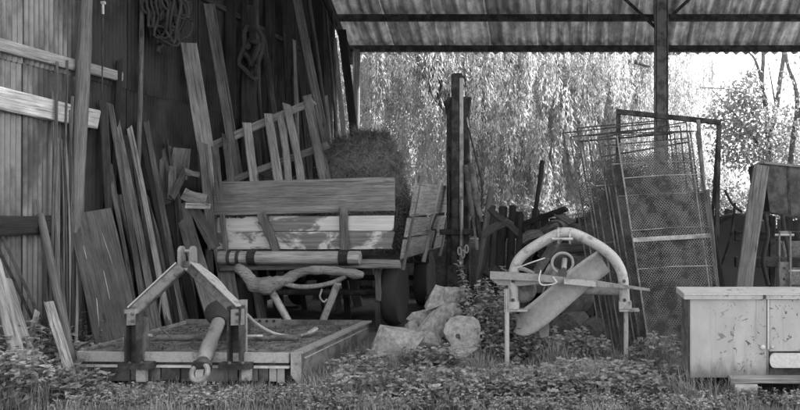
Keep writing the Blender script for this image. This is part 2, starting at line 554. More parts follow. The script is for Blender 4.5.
# girts of the left wall
def girt(z0, z1, Da, Db, h, mat, t=.05, xo=.07, r=0.):
    return beam('rail', (WX + xo, Da, z0), (WX + xo, Db, z1), h, t, mat, barn, face=(1, 0, 0), n=8, warp=.02)
girt(2.74, 2.79, 4.4, 7.75, .105, 'whitewashed')
girt(2.36, 2.31, 4.4, 7.35, .185, 'whitewashed', .06)
girt(1.30, 1.30, 4.6, 6.92, .16, 'dark_wood', .07, .10)
girt(4.03, 4.10, 7.8, 12.8, .07, 'old_wood')
# low added plank wall at the back, keeps daylight out under the cart
for i in range(52):
    x = WX + .25 + i * .175
    h = 1.28 + rng.uniform(-.12, .1)
    beam('screen_plank', (x, 15.3 + rng.uniform(-.01, .01), .0), (x + rng.uniform(-.02, .02), 15.3, h), .165, .03, 'dark_wood', barn, face=(0, -1, 0), n=2)
beam('screen_rail', (WX + .2, 15.36, .95), (WX + 9.4, 15.36, .95), .1, .05, 'dark_wood', barn, face=(0, -1, 0))

# ------------------------------------------------------------------ timber leaning on the left wall
def lean(name, label, cat, pb, pt, wpx, mat, t=.035, kind='plank', roll=0., group=None, ground=True, parent=None, **kw):
    def clamp(q, m):                                # keep clear of the left wall
        lim = (-WX - .06 - m) * F / (PX - q[0]) if q[0] < 500 else 99.
        return (q[0], q[1], min(q[2], lim))
    pt = clamp(pt, wpx * pt[2] / F * .5); pb = clamp(pb, wpx * pb[2] / F * .5)
    pb = (pb[0], pb[1], min(pb[2], pt[2] - .12))
    A, B = W(*pb), W(*pt)
    w = wpx * (pb[2] + pt[2]) / 2 / F
    if ground: A = toground(A, B)
    if kind == 'plank': o = beam(name, A, B, w, t, mat, parent, roll, **kw)
    else: o = pole(name, A, B, w / 2 * 1.08, w / 2 * .92, mat, parent, **kw)
    return tag(o, label, cat, group)

lean('timber_post', 'thick pale round timber post standing in front of the corrugated wall', 'post', (68, 330, 7.05), (84.5, -12, 7.2), 13.5, 'grey_plank', kind='pole', bend=.012, n=12, seg=12)
LG = 'timber leaning on the left wall'
# thin sticks left of the post
for (xb, yb, xt, yt, w, mt, lab) in (
    (50, 300, 53, 62, 3.2, 'bark_pole', 'dark thin stick, leftmost of the bundle beside the pale post'),
    (55, 310, 51, 104, 2.6, 'old_wood', 'short thin stick crossing behind the bundle beside the pale post'),
    (60, 318, 56.5, 92, 2.6, 'grey_plank', 'pale thin cane in the middle of the bundle beside the pale post'),
    (58, 320, 63.5, 60, 2.2, 'old_wood', 'straight thin cane touching the upper pale rail'),
    (63, 322, 69, 96, 3.0, 'grey_plank', 'pale split cane leaning towards the pale post'),
    (72, 330, 66, 110, 2.6, 'bark_pole', 'dark cane just left of the pale post, leaning left'),
    (73, 322, 79, 190, 3.2, 'grey_plank', 'pale slat below the end of the pale post'),
    (67, 330, 60, 150, 2.2, 'old_wood', 'grey thin stick crossing the pale canes'),
):
    lean('stick', lab, 'stick', (xb, yb, 6.8), (xt, yt, 7.0), w, mt, kind='pole', bend=.015, n=6, group=LG)
# the wide stained board
A = W(113, 322, 6.85); B = W(88, 212, 7.0)
o = beam('wide_board', toground(A, B), B, .35, .03, 'stained_board', None, cut=.005, n=6)
tag(o, 'wide dark stained board with pale scratches leaning beside the timber post', 'board', LG)
for (x0, y0, x1, y1) in ((79, 216, 84, 240), (84, 248, 87, 260), (102, 232, 112, 262), (104, 272, 110, 300), (96, 285, 100, 330)):
    p0, p1 = W(x0, y0, 6.95), W(x1, y1, 6.9)
    Mi = WM[o.name].inverted(); q0, q1 = Mi @ p0, Mi @ p1
    q0.y = q1.y = .024
    s_ = MB(); dx = Vector((.004, 0, 0))
    s_.prism([q0 - dx*.3, q0 + dx*.3, q0.lerp(q1, .5) + dx*.7, q1 + dx * .2, q1 - dx*.2, q0.lerp(q1, .6) - dx * .6], (0, .0025, 0))
    s_.build('scratch', 'whitewashed', o, WM[o.name], world=False)
for (pb, pt, w, mt, kd, lab) in (
    ((112, 300, 8.0), (104.5, 102, 8.2), 7, 'dark_wood', 'plank', 'dark plank standing under the end of the lower pale rail'),
    ((140, 300, 7.9), (111, 104, 8.3), 5.2, 'bark_pole', 'plank', 'rough plank with bark edge leaning right of the lower rail end'),
    ((150, 300, 8.0), (117, 116, 8.4), 6.2, 'old_wood', 'plank', 'long grey plank fanned out behind the stained board'),
    ((168, 318, 7.9), (129.5, 128, 8.4), 5.2, 'grey_plank', 'plank', 'pale edged plank leaning in the middle of the timber fan'),
    ((172, 300, 8.3), (139, 121, 8.7), 4, 'dark_wood', 'plank', 'narrow dark batten with its top standing above the fan'),
    ((180, 310, 8.3), (146.5, 122, 8.7), 5.5, 'old_wood', 'plank', 'grey batten with a short cross piece at its top'),
    ((147, 326, 7.8), (114, 196, 8.1), 7.5, 'bark_pole', 'pole', 'round bark covered pole right beside the stained board'),
    ((157, 330, 7.9), (121, 190, 8.2), 8, 'dark_wood', 'pole', 'dark round pole, second from the stained board'),
    ((166, 322, 8.0), (130, 192, 8.2), 7, 'old_wood', 'pole', 'grey round pole, third from the stained board'),
    ((176, 318, 8.1), (144, 196, 8.3), 7.5, 'grey_plank', 'plank', 'pale plank lying over the poles of the timber fan'),
    ((187, 320, 8.2), (153, 190, 8.5), 7, 'bark_pole', 'pole', 'dark pole at the right end of the timber fan'),
    ((192, 318, 8.4), (165, 182, 8.8), 8, 'dark_wood', 'plank', 'dark plank in shadow between timber fan and broken crate'),
    ((215, 320, 8.0), (181, 205, 8.7), 14, 'stained_board', 'plank', 'broad shaded board leaning behind the mower frame'),
    ((124, 300, 8.1), (121, 135, 8.4), 5, 'dark_wood', 'plank', 'thin dark lath hidden behind the timber fan'),
    ((130, 255, 8.6), (142, 0, 8.9), 5, 'old_wood', 'pole', 'long slender pole slanting up past the wire coil'),
    ((104, 290, 8.4), (119, 60, 8.5), 5, 'dark_wood', 'plank', 'dark upright lath at the end of the upper pale rail'),
):
    lean('plank' if kd == 'plank' else 'pole', lab, kd, pb, pt, w, mt, kind=kd, group=LG)
A = W(146, 122, 8.68)
tag(beam('cross_piece', A + Vector((-.02, -.03, 0)), A + Vector((.09, -.03, .02)), .03, .03, 'old_wood'), 'short stub of wood resting across a grey batten top', 'offcut')

LAB1 = 'thin weathered lath in the crowded timber fan by the left wall'
r2 = random.Random(5)
for i in range(22):
    xb = r2.uniform(132, 196); xt = xb - r2.uniform(14, 34); yt = r2.uniform(135, 215)
    lean('lath', LAB1, 'lath', (xb, 312, 8.6), (xt, yt, 8.9), r2.uniform(2.2, 5.2), r2.choice(['old_wood', 'bark_pole', 'dark_wood', 'grey_plank']), t=.02, kind=r2.choice(['plank', 'pole']), group='laths in the timber fan')
LAB2 = 'thin shaded pole among the tall timber on the dark back wall'
for i in range(14):
    xt = r2.uniform(205, 335); xb = xt + r2.uniform(-4, 26); yt = r2.uniform(-6, 90)
    lean('thin_pole', LAB2, 'pole', (xb, 215, 11.2), (xt, yt, 13.5), r2.uniform(2, 4.2), r2.choice(['old_wood', 'bark_pole', 'dark_wood']), t=.025, kind=r2.choice(['plank', 'pole']), group='thin poles at the back wall')
LAB3 = 'thin dry cane in the bundle around the pale timber post'
for i in range(10):
    xb = r2.uniform(46, 80); xt = xb + r2.uniform(-9, 7); yt = r2.uniform(120, 260)
    lean('cane', LAB3, 'cane', (xb, 315, 6.75), (xt, yt, 6.95), r2.uniform(1.4, 2.6), r2.choice(['old_wood', 'bark_pole', 'grey_plank']), kind='pole', n=5, bend=.02, group='canes around the timber post')

# lower left: crossed bars and broken boards in the weeds
lean('pole', 'mottled round pole slanting across the dark rail at the left', 'pole', (63, 322, 6.3), (38, 214, 6.5), 8, 'grey_plank', kind='pole', bend=.008, n=10, group=LG)
for (xb, yb, xt, yt, lab) in ((42, 322, 0, 232, 'upper of two dark steel angle bars slanting down at the left edge'), (34, 322, -6, 240, 'lower of two dark steel angle bars slanting down at the left edge')):
    A, B = W(xb, yb, 6.35), W(xt, yt, 6.1); A = toground(A, B)
    tag(bar('angle_bar', A, B, .024, .02, 'dark_steel'), lab, 'bar', LG)
lean('board_piece', 'pale broken board among the weeds at the left edge', 'board', (12, 336, 5.95), (-6, 262, 6.2), 11, 'grey_plank', t=.02, group=LG)
lean('board_piece', 'pale narrow board sloping right at the left edge', 'board', (24, 335, 6.0), (6, 280, 6.2), 7, 'grey_plank', t=.02, group=LG)
lean('board_piece', 'short pale board standing in the weeds left of the mower', 'board', (67, 365, 6.0), (49, 302, 6.25), 8, 'grey_plank', t=.02, group=LG)
lean('board_piece', 'small grey slat leaning between weeds and sticks', 'slat', (33, 335, 6.2), (40, 312, 6.3), 4, 'grey_plank', t=.015, group=LG)
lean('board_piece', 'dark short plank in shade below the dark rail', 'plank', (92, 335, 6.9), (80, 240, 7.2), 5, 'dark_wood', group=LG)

# tall boards deeper in
for (pb, pt, w, mt, kd, lab) in (
    ((226, 270, 9.0), (188, 43, 9.25), 15, 'grey_plank', 'plank', 'broad grey board leaning below the wire coil'),
    ((241, 200, 10.4), (207, 4, 10.2), 8, 'bark_pole', 'plank', 'dark narrow plank leaning left of the hanging hose'),
    ((246, 205, 10.6), (213, 4, 10.45), 3, 'old_wood', 'plank', 'thin lath doubled beside the dark narrow plank'),
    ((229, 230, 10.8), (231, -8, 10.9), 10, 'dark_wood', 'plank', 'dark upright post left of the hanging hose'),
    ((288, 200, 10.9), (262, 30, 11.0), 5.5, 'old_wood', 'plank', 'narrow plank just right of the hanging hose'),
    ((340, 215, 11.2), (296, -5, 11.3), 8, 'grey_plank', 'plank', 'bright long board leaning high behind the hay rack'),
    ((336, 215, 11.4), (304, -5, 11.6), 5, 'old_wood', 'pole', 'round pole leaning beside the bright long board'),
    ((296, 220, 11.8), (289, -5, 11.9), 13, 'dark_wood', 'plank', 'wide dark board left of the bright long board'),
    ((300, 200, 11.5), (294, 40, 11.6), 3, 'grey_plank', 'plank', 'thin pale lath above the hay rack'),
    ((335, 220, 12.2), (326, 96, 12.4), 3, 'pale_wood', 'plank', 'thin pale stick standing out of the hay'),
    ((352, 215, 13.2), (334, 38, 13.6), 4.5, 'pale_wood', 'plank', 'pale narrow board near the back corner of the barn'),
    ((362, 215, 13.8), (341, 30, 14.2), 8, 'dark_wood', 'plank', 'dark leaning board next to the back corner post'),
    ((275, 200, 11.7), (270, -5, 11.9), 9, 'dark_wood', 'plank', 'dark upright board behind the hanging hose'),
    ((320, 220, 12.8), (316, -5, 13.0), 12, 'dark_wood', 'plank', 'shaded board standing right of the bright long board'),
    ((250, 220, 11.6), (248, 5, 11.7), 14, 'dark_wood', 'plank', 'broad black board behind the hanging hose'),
    ((262, 210, 10.8), (255, 0, 11.0), 5, 'bark_pole', 'plank', 'slim grey board between the hose and the wide dark boards'),
):
    lean('tall_board' if kd == 'plank' else 'pole', lab, 'board' if kd == 'plank' else 'pole', pb, pt, w, mt, kind=kd, group='tall timber standing along the dark wall')

# coil of wire and hoses hung on the wall
def coil(name, label, cat, cx, cy, D, rx, ry, n, r, mat, jit):
    t = thing(name, label, cat, W(cx, cy, D))
    k = D / F
    for i in range(n):
        c = W(cx + rng.uniform(-jit, jit), cy + rng.uniform(-jit, jit), D + rng.uniform(-.12, .12))
        a, bb = rx * k * rng.uniform(.35, 1.15), ry * k * rng.uniform(.35, 1.15)
        yaw = rng.uniform(-.9, .9); p1 = rng.uniform(0, 6)
        pts = []
        for q in range(22):
            w = 2 * math.pi * q / 22
            x, z = a * math.cos(w) + .035 * math.sin(3 * w + p1), bb * math.sin(w) + .05 * math.sin(2 * w + p1) + .02 * math.sin(5 * w + p1)
            pts.append(c + Vector((x * math.cos(yaw), x * math.sin(yaw) + .02 * math.sin(5 * w), z)))
        rod('loop', pts, r, mat, t, 6, True)
    return t
coil('wire_coil', 'tangled dark coil of rope hanging high on the wall', 'coil', 168, 14, 8.2, 13, 24, 34, .014, 'rope', 9)
coil('rubber_hose', 'black rubber hose loops hanging on the dark wall', 'hose', 249, 52, 10.3, 9, 22, 4, .035, 'black_rubber', 3)
lampt = W(103, 9, 7.32)
rod_o = MB().tube([W(103, 14, 7.32), W(103, 3, 7.32)], .012, 6).tube([W(101.5, 3, 7.32), W(105, 2.6, 7.32)], .018, 6).build('hook', 'clean_pale', None, Matrix.Translation(lampt))
tag(rod_o, 'small pale metal hook high on the wall behind the post', 'hook')
tag(rod('cable', [W(103, 14, 7.32), W(102.5, 50, 7.33), W(102, 100, 7.34)], .006, 'dark_steel'), 'thin dark cable hanging from the pale hook', 'cable')

# broken crate left of the cart
t = thing('broken_crate', 'broken wooden crate of loose boards left of the cart', 'crate', W(192, 250, 8.35))
for (x0, y0, x1, y1, w, d0, d1, mt) in (
    (166, 205, 164, 149, 9, 9.0, 9.2, 'old_wood'), (178, 178, 182, 148, 16, 9.15, 9.2, 'old_wood'), (170, 200, 172, 166, 7, 8.9, 9.0, 'old_wood'),
    (172, 198, 186, 168, 6, 8.85, 9.0, 'bark_pole'), (186, 170, 199, 176, 5, 8.9, 8.9, 'old_wood'),
    (183, 193, 206, 200, 11, 8.7, 8.8, 'pale_wood'), (186, 206, 210, 206, 5, 8.65, 8.65, 'pale_wood'),
    (192, 208, 216, 246, 9, 8.7, 8.75, 'old_wood'), (203, 143, 212, 250, 8, 8.9, 8.85, 'old_wood'), (213, 146, 222, 200, 6, 8.95, 8.9, 'bark_pole')):
    A, B = W(x0, y0, d0 - .55), W(x1, y1, d1 - .55)
    beam('board', A, B, w * 8.9 / F, .03, mt, t)
# legs that carry the crate
beam('leg', W(180, 250, 8.5), toground(W(180, 250, 8.5), W(180, 200, 8.5)), .07, .06, 'dark_wood', t)
beam('leg', W(208, 250, 8.4), toground(W(208, 250, 8.4), W(207, 200, 8.4)), .07, .06, 'dark_wood', t)
# ------------------------------------------------------------------ hay cart
CD = 8.8; CB = 11.7                                 # front and back of the cart body
xl, xr = W(216, 205, CD).x, W(395, 205, CD).x
cart = thing('hay_cart', 'old wooden hay cart with peeling painted front board', 'cart', ((xl + xr) / 2, 10, 0))
FZ = .80
for i in range(9):
    x = xl + .06 + (xr - xl - .12) * (i + .5) / 9
    beam('floor_board', (x, CD + .02, FZ), (x, CB, FZ), (xr - xl - .12) / 9 - .008, .035, 'old_wood', cart, face=(0, 0, 1), n=3)
# front: upper plank, lower painted boards, short slats at the left
FACE = (0, -1, 0)
beam('front_plank', W(215, 198, CD - .05), W(395, 195, CD - .05), .385, .045, 'grey_plank', cart, face=FACE, n=8, warp=.01)
mt_ = W(300, 232, CD)
for k, (ya, h) in enumerate(((224.5, .172), (241, .20))):
    beam('painted_board', W(218, ya, CD), W(393, ya - 1, CD), h, .03, 'peeling_paint', cart, face=FACE, n=6, warp=.006)
for k in range(7):
    x = 219 + k * 4.1
    beam('slat', W(x, 218, CD - .012), W(x, 203, CD - .012), .038, .02, 'bark_pole', cart, face=FACE, n=2)
for (x0, y0, x1, y1) in ((275, 252, 263, 212), (345, 256, 344.5, 208), (226, 252, 223, 214)):
    beam('stake', W(x0, y0, CD - .07), W(x1, y1, CD - .07), .095 if x0 > 240 else .05, .04, 'yoke_wood', cart, face=FACE)
# rails under the front
beam('front_beam', W(222, 266, CD - .06), W(400, 265, CD - .06), .10, .10, 'yoke_wood', cart, face=FACE, n=6)
ry = 257.5
R = .078
roller = pole('roller', W(220, ry, CD - .17), W(360, ry + .5, CD - .17), R, R, 'pale_wood', cart, bend=.002, lump=.015, n=14, seg=14)
for (xa, xb, m) in ((229, 232, 'dark_steel'), (238, 241, 'dark_steel'), (249, 257, 'dark_wood'), (340, 349, 'dark_wood')):
    A, B = W(xa, ry, CD - .17), W(xb, ry, CD - .17)
    rod('band', [A, B], R + .012, m, roller, 14)
# side boards: right side leans outward and shows its outer face
def side(sx):
    x0 = xr if sx > 0 else xl
    for (za, zb, oa, ob, mt) in ((.83, 1.07, .04, .08, 'side_wood'), (1.08, 1.32, .085, .13, 'side_wood'), (1.335, 1.74, .15, .22, 'grey_plank')):
        zc = (za + zb) / 2; oc = (oa + ob) / 2
        A = Vector((x0 + sx * oc, CD + .12, zc)); B = Vector((x0 + sx * oc, CB, zc + (.0 if mt == 'side_wood' else .02)))
        nrm = Vector((sx, 0, -(ob - oa) / (zb - za) * 1.0))
        beam('side_board', A, B, zb - za - .008, .03, mt, cart, face=nrm, n=5, warp=.008)
    for d in (9.05, 10.3, 11.5):
        A = Vector((x0 + sx * .03, d, .70)); B = Vector((x0 + sx * .24, d + .03, 1.82))
        pole('side_stake', A, B, .03, .028, 'pale_wood', cart, bend=.004)
side(1); side(-1)
# an iron strap and its hook on the right side
rod('strap', bez([(xr + .26, 10.05, 1.36), (xr + .19, 10.06, 1.16), (xr + .2, 10.3, 1.12), (xr + .14, 10.35, .88)], 5), .014, 'dark_steel', cart, 6)
# chassis, axle, wheels
for sx in (.35, .65):
    x = xl + (xr - xl) * sx
    bar('chassis_beam', (x, CD + .05, .69), (x, CB - .05, .69), .10, .14, 'dark_wood', cart, face=(0, 0, 1))
bar('cross_beam', (xl, 10.9, .70), (xr, 10.9, .70), .12, .12, 'dark_wood', cart, face=(0, 0, 1))
def wheel(par, c, R, wid, axis=(1, 0, 0)):
    M = frame(Vector(c), Vector(c) + Vector(axis))
    w2 = wid / 2
    ty = MB().lathe([(R*.66, -w2*.8), (R*.8, -w2), (R*.95, -w2*.9), (R, -w2*.5), (R, w2*.5), (R*.95, w2*.9), (R*.8, w2), (R*.66, w2*.8)], 28)
    tyre = ty.build('tyre', 'black_rubber', par, M, world=False)
    MB().lathe([(R*.67, -w2*.6), (R*.6, -w2*.3), (R*.25, w2*.1), (R*.22, w2*.75), (R*.05, w2*.8)], 20).build('rim', 'dark_steel', tyre, M, world=False)
    MB().lathe([(R*.67, w2*.6), (R*.62, w2*.72), (R*.5, w2*.3), (R*.24, w2*.3)], 20).build('rim_face', 'dull_steel', tyre, M, world=False)
for d in (9.35, 11.2):
    wheel(cart, (xr - .13, d, .40), .40, .20); wheel(cart, (xl + .13, d, .40), .40, .20, (-1, 0, 0))
    rod('axle', [(xl + .13, d, .40), (xr - .13, d, .40)], .04, 'dark_steel', cart)
beam('prop_leg', W(378, 300, 8.95), W(379, 266, 8.95), .07, .05, 'yoke_wood', cart, face=FACE)
beam('prop_leg', W(378, 302, 8.95), Vector((W(378, 302, 8.95).x, 8.95, -.02)), .06, .05, 'dark_wood', cart, face=FACE)

# ------------------------------------------------------------------ hay in the cart
def hay(name, label, cen, rad, n, seed):
    cx, cy, cz = cen; t = thing(name, label, 'hay', (cx, cy, cz))
    nu, nv = 30, 14; V = []; 
    for j in range(nv + 1):
        ph = math.pi / 2 * j / nv
        for i in range(nu):
            a = 2 * math.pi * i / nu
            d = Vector((math.cos(a) * math.cos(ph), math.sin(a) * math.cos(ph), math.sin(ph)))
            k = 1 + .2 * mnoise.noise(d * 1.7 + Vector((seed, 0, 0))) + .12 * mnoise.noise(d * 5 + Vector((0, seed, 0)))
            V.append((cx + d.x * rad[0] * k, cy + d.y * rad[1] * k, cz + d.z * rad[2] * k))
    Fq = [(j*nu+i, j*nu+(i+1)%nu, (j+1)*nu+(i+1)%nu, (j+1)*nu+i) for j in range(nv) for i in range(nu)]
    fast('heap', np.array(V), np.array(Fq), 'hay_dark', t, smooth=True)
    r = np.random.default_rng(seed); A = np.array(V)
    idx = r.integers(0, len(A), n); jdx = np.minimum(idx + r.integers(0, 2, n) * nu, len(A) - 1)
    w = r.random((n, 1)); p = A[idx] * w + A[jdx] * (1 - w) + r.normal(0, .012, (n, 3))
    out = unit(p - np.array([cx, cy, cz])); dr = unit(r.normal(0, 1, (n, 3)) + np.array([0, 0, -.7])) + out * .25
    v, f = quads(p - dr * .04, dr, out + r.normal(0, .4, (n, 3)), r.uniform(.10, .26, n), r.uniform(.002, .0045, n))
    o = fast('straw', v, f, 'hay', t); o['kind'] = 'stuff'
    return t
hay('hay_heap', 'tall mound of loose hay piled in the middle of the cart', (W(361, 205, 10.4).x, 10.5, .82), (.70, .85, 1.64), 24000, 5)
hay('hay_heap', 'low spread of hay along the right side of the cart', (-2.72, 10.6, .82), (.26, .75, 1.12), 9000, 8)
hay('hay_heap', 'hay behind the slats of the leaning rack', (W(275, 205, 10.2).x, 10.3, .82), (.75, .8, 1.02), 9000, 12)

# ------------------------------------------------------------------ slatted hay rack standing in the cart
rack = thing('hay_rack', 'slatted wooden hay rack leaning in the cart', 'rack', W(270, 188, 9.0))
for (x0, y0, x1, y1, w) in ((226, 135, 232, 190, 8), (247, 123, 255, 190, 9), (268, 114, 280, 190, 9), (280, 115, 289, 190, 7.5), (287, 104, 302, 190, 8.5), (307, 96, 326, 190, 9.5)):
    beam('slat', W(x1, y1, 9.05), W(x0, y0, 9.42), w * .88 * 9.2 / F, .03, 'grey_plank', rack)
beam('rail', W(209, 148, 9.42), W(313, 101, 9.48), .095, .04, 'grey_plank', rack)
beam('rail', W(222, 187, 9.14), W(328, 143, 9.34), .08, .04, 'grey_plank', rack)
beam('end_post', W(330, 190, 9.0), W(318, 140, 9.3), .05, .04, 'bark_pole', rack)

# ------------------------------------------------------------------ wooden yoke on its struts
YD = 8.2
yk = thing('wooden_yoke', 'bent wooden yoke lying on two slanting struts below the cart front', 'yoke', W(300, 322, YD))
pts = bez([W(236, 268, YD), W(245, 272, YD - .03), W(254, 284, YD - .06), W(268, 285, YD - .06), W(284, 281, YD - .05), W(298, 273, YD), W(320, 270, YD), W(345, 272, YD), W(364, 276, YD)], 6)
R = [(.05 + .045 * math.exp(-((i / len(pts) - .33) / .14) ** 2)) * rng.uniform(.93, 1.07) for i in range(len(pts))]
R[0] = .035; R[-1] = .03
M = frame(pts[0], pts[-1])
yb_ = MB().tube(pts, R, 12)
yb_.v = [tuple(Vector(q) * (1 + 0) + Vector((mnoise.noise(Vector(q) * 9), mnoise.noise(Vector(q) * 9 + Vector((7, 0, 0))), mnoise.noise(Vector(q) * 9 + Vector((0, 7, 0))))) * .02) for q in yb_.v]
yb_.build('yoke_beam', 'yoke_wood', yk, M)
rod('bow', bez([W(284, 284, YD - .05), W(300, 287, YD - .04), W(318, 286, YD - .02), W(334, 282, YD), W(346, 276, YD)], 5), .027, 'pale_wood', yk, 9)
for (x0, y0, x1, y1) in ((270, 289, 288, 321), (338, 283, 323, 321)):
    A, B = W(x1, y1, YD + .05), W(x0, y0, YD)
    pole('strut', toground(A, B), B, .036, .04, 'light_paint', yk, bend=.002, lump=.02)
rod('hook', bez([W(322, 289, YD), W(320, 297, YD), W(324, 302, YD), W(327, 299, YD)], 4), .01, 'light_paint', yk, 6)

# hay bales added behind the cart and further right, hiding sunlit floor
for i, (x, y, h, lab) in enumerate(((-4.0, 13.2, .95, 'added hay bale hiding sunlit floor behind the left wheels of the cart'), (-2.75, 13.3, 1.0, 'added hay bale hiding sunlit floor behind the middle of the cart'), (-1.55, 13.2, .9, 'added hay bale hiding sunlit floor behind the right wheels of the cart'), (-.3, 13.3, .85, 'added hay bale hiding sunlit floor behind the loader mast base'), (2.0, 13.5, .9, 'added hay bale hiding sunlit floor behind the wire mesh panels'), (3.3, 13.4, .9, 'added hay bale hiding sunlit floor behind the tractor tyre'), (4.6, 13.5, .9, 'added hay bale hiding sunlit floor behind the hopper at the right edge'))):
    t = thing('screen_bale', lab, 'bale', (x, y, 0), 'added hay bales hiding sunlit floor')
    plank_mesh(1.18, .8, h, 6, .02, .01, 0, .02).build('bale', 'hay', t, frame(Vector((x - .59, y, h / 2 - .02)), Vector((x + .59, y, h / 2 - .02)), 0, (0, 0, 1)), world=False)
    for k in (-.25, .25):
        rod('twine', [(x + k, y - .41, 0), (x + k, y - .415, h), (x + k, y + .41, h + .005)], .008, 'rope', t, 5)
# ------------------------------------------------------------------ flail mower (topper) in front
MD = 6.2
mow = thing('mower', 'grey tractor mower with A shaped hitch frame and litter covered deck', 'mower', (-3.1, 6.9, 0))
FL, FR, BR, BL = Vector((-4.05, 6.22, 0)), Vector((-2.28, 6.16, 0)), Vector((-2.13, 7.62, 0)), Vector((-3.93, 7.68, 0))
def dk(u, v, z):                                     # u across, v back
    p = FL.lerp(FR, u).lerp(BL.lerp(BR, u), v); return Vector((p.x, p.y, z))
b = MB().prism([dk(0, .02, .235), dk(1, .02, .235), dk(1, 1, .235), dk(0, 1, .235)], (0, 0, .03)); b.build('deck', 'deck_paint', mow)
def strip(name, u0, u1, v, z0, z1, t, mat):
    A, B = dk(u0, v, 0), dk(u1, v, 0); n = (B - A).cross(Vector((0, 0, 1))).normalized() * t
    b = MB(); b.prism([A + Vector((0, 0, z0)), B + Vector((0, 0, z0)), B + Vector((0, 0, z1)), A + Vector((0, 0, z1))], n)
    return b.build(name, mat, mow)
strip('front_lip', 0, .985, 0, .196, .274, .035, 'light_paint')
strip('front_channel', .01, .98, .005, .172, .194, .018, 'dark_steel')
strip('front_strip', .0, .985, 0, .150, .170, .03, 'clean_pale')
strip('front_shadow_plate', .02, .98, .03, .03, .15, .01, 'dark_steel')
# guard flaps under the front lip, each its own
u = .085
while u < .975:
    w = rng.uniform(.038, .056) if u > .58 else rng.uniform(.06, .16)
    w = min(w, .978 - u)
    if w > .02 and not (.245 < u + w / 2 < .30):
        strip('flap', u + .003, u + w - .003, .006 + rng.uniform(0, .012), .035 + rng.uniform(-.012, .01), .148, .008,
              rng.choice(['grey_paint', 'plate_paint', 'plate_paint', 'light_paint']) if u > .5 else rng.choice(['grey_paint', 'plate_paint']))
    u += w
# rims of the deck
def rim(name, pa, pb, h, t, mat):
    A, B = pa, pb
    return bar(name, A, B, t, h, mat, mow, face=(0, 0, 1))
rim('left_rim', dk(0, 0, .27), dk(0, 1, .285), .035, .022, 'dull_steel')
rim('back_rim', dk(0, 1, .29), dk(1, 1, .29), .05, .022, 'plate_paint')
bar('left_end_plate', dk(0, .0, .10), dk(0, .0, .276), .03, .05, 'light_paint', mow, face=(0, -1, 0))
b = MB()
b.prism([dk(0, .02, .05), dk(0, .98, .05), dk(0, 1, .25), dk(0, 0, .25)], (.01, 0, 0)); b.build('left_side_plate', 'plate_paint', mow)
# right skid plate with its flange
nx = Vector((.012, 0, 0))
pl = [dk(1.0, -.02, .275), dk(1.0, 1.0, .295), dk(1.0, 1.0, .03), dk(1, .75, -.01), dk(1.0, .12, -.015), dk(1.0, -.02, .12)]
b = MB().prism([p + Vector((.05, 0, 0)) for p in pl], nx); b.build('skid_plate', 'plate_paint', mow)
b = MB().prism([dk(1, -.03, .268), dk(1, 1.01, .291), dk(1, 1.01, .308), dk(1, -.03, .286)], (.085, 0, 0)); b.build('skid_flange', 'grey_paint', mow)
b = MB().prism([dk(1, -.035, .10), dk(1, -.035, .284), dk(1, -.035, .284) + Vector((.085, -.02, 0)), dk(1, -.035, .0) + Vector((.085, .0, 0))], (0, .012, 0)); b.build('skid_front', 'light_paint', mow)
b = MB().prism([dk(1, .03, .215) + Vector((.064, 0, 0)), dk(1, .96, .24) + Vector((.064, 0, 0)), dk(1, .96, .25) + Vector((.064, 0, 0)), dk(1, .03, .226) + Vector((.064, 0, 0))], (.008, 0, 0)); b.build('skid_rib', 'light_paint', mow)
# hitch frame
HD = 6.30
def channel(name, A, B, w, d, mat, face=None, roll=0.):
    A, B = Vector(A), Vector(B); L = (B - A).length; t = .012; b = MB()
    b.box((-w/2, -d/2, 0), (w/2, -d/2 + t, L)); b.box((-w/2, -d/2 + t, 0), (-w/2 + t, d/2, L)); b.box((w/2 - t, -d/2 + t, 0), (w/2, d/2, L))
    return b.build(name, mat, mow, frame(A, B, roll, face), world=False)
for (xa, xb) in ((127, 141), (229, 243)):
    A = W((xa + xb) / 2, 359, HD - .19); A.z = .207
    channel('leg', A, Vector((A.x, A.y, W(0, 313 if xa < 200 else 306, HD - .19).z)), .105, .09, 'dark_steel', face=(0, -1, 0))
p = W(144, 340, HD + .02)
b = MB().prism([W(142.3, 359, HD - .16), W(150, 359, HD), W(147, 318, HD), W(142.3, 316, HD - .16)], (.012, .0, 0)); b.build('leg_gusset', 'plate_paint', mow)
b = MB().prism([W(239, 359, HD - .13), W(246, 359, HD - .13), W(246, 300, HD - .13), W(239, 300, HD - .13)], (0, .03, 0)); b.build('hitch_plate', 'grey_paint', mow)
for xc in (136, 236):
    c = W(xc, 362, 6.1); MB().box((c.x - .125, 6.06, .155), (c.x + .125, 6.19, .205)).build('foot_plate', 'dark_steel', mow)
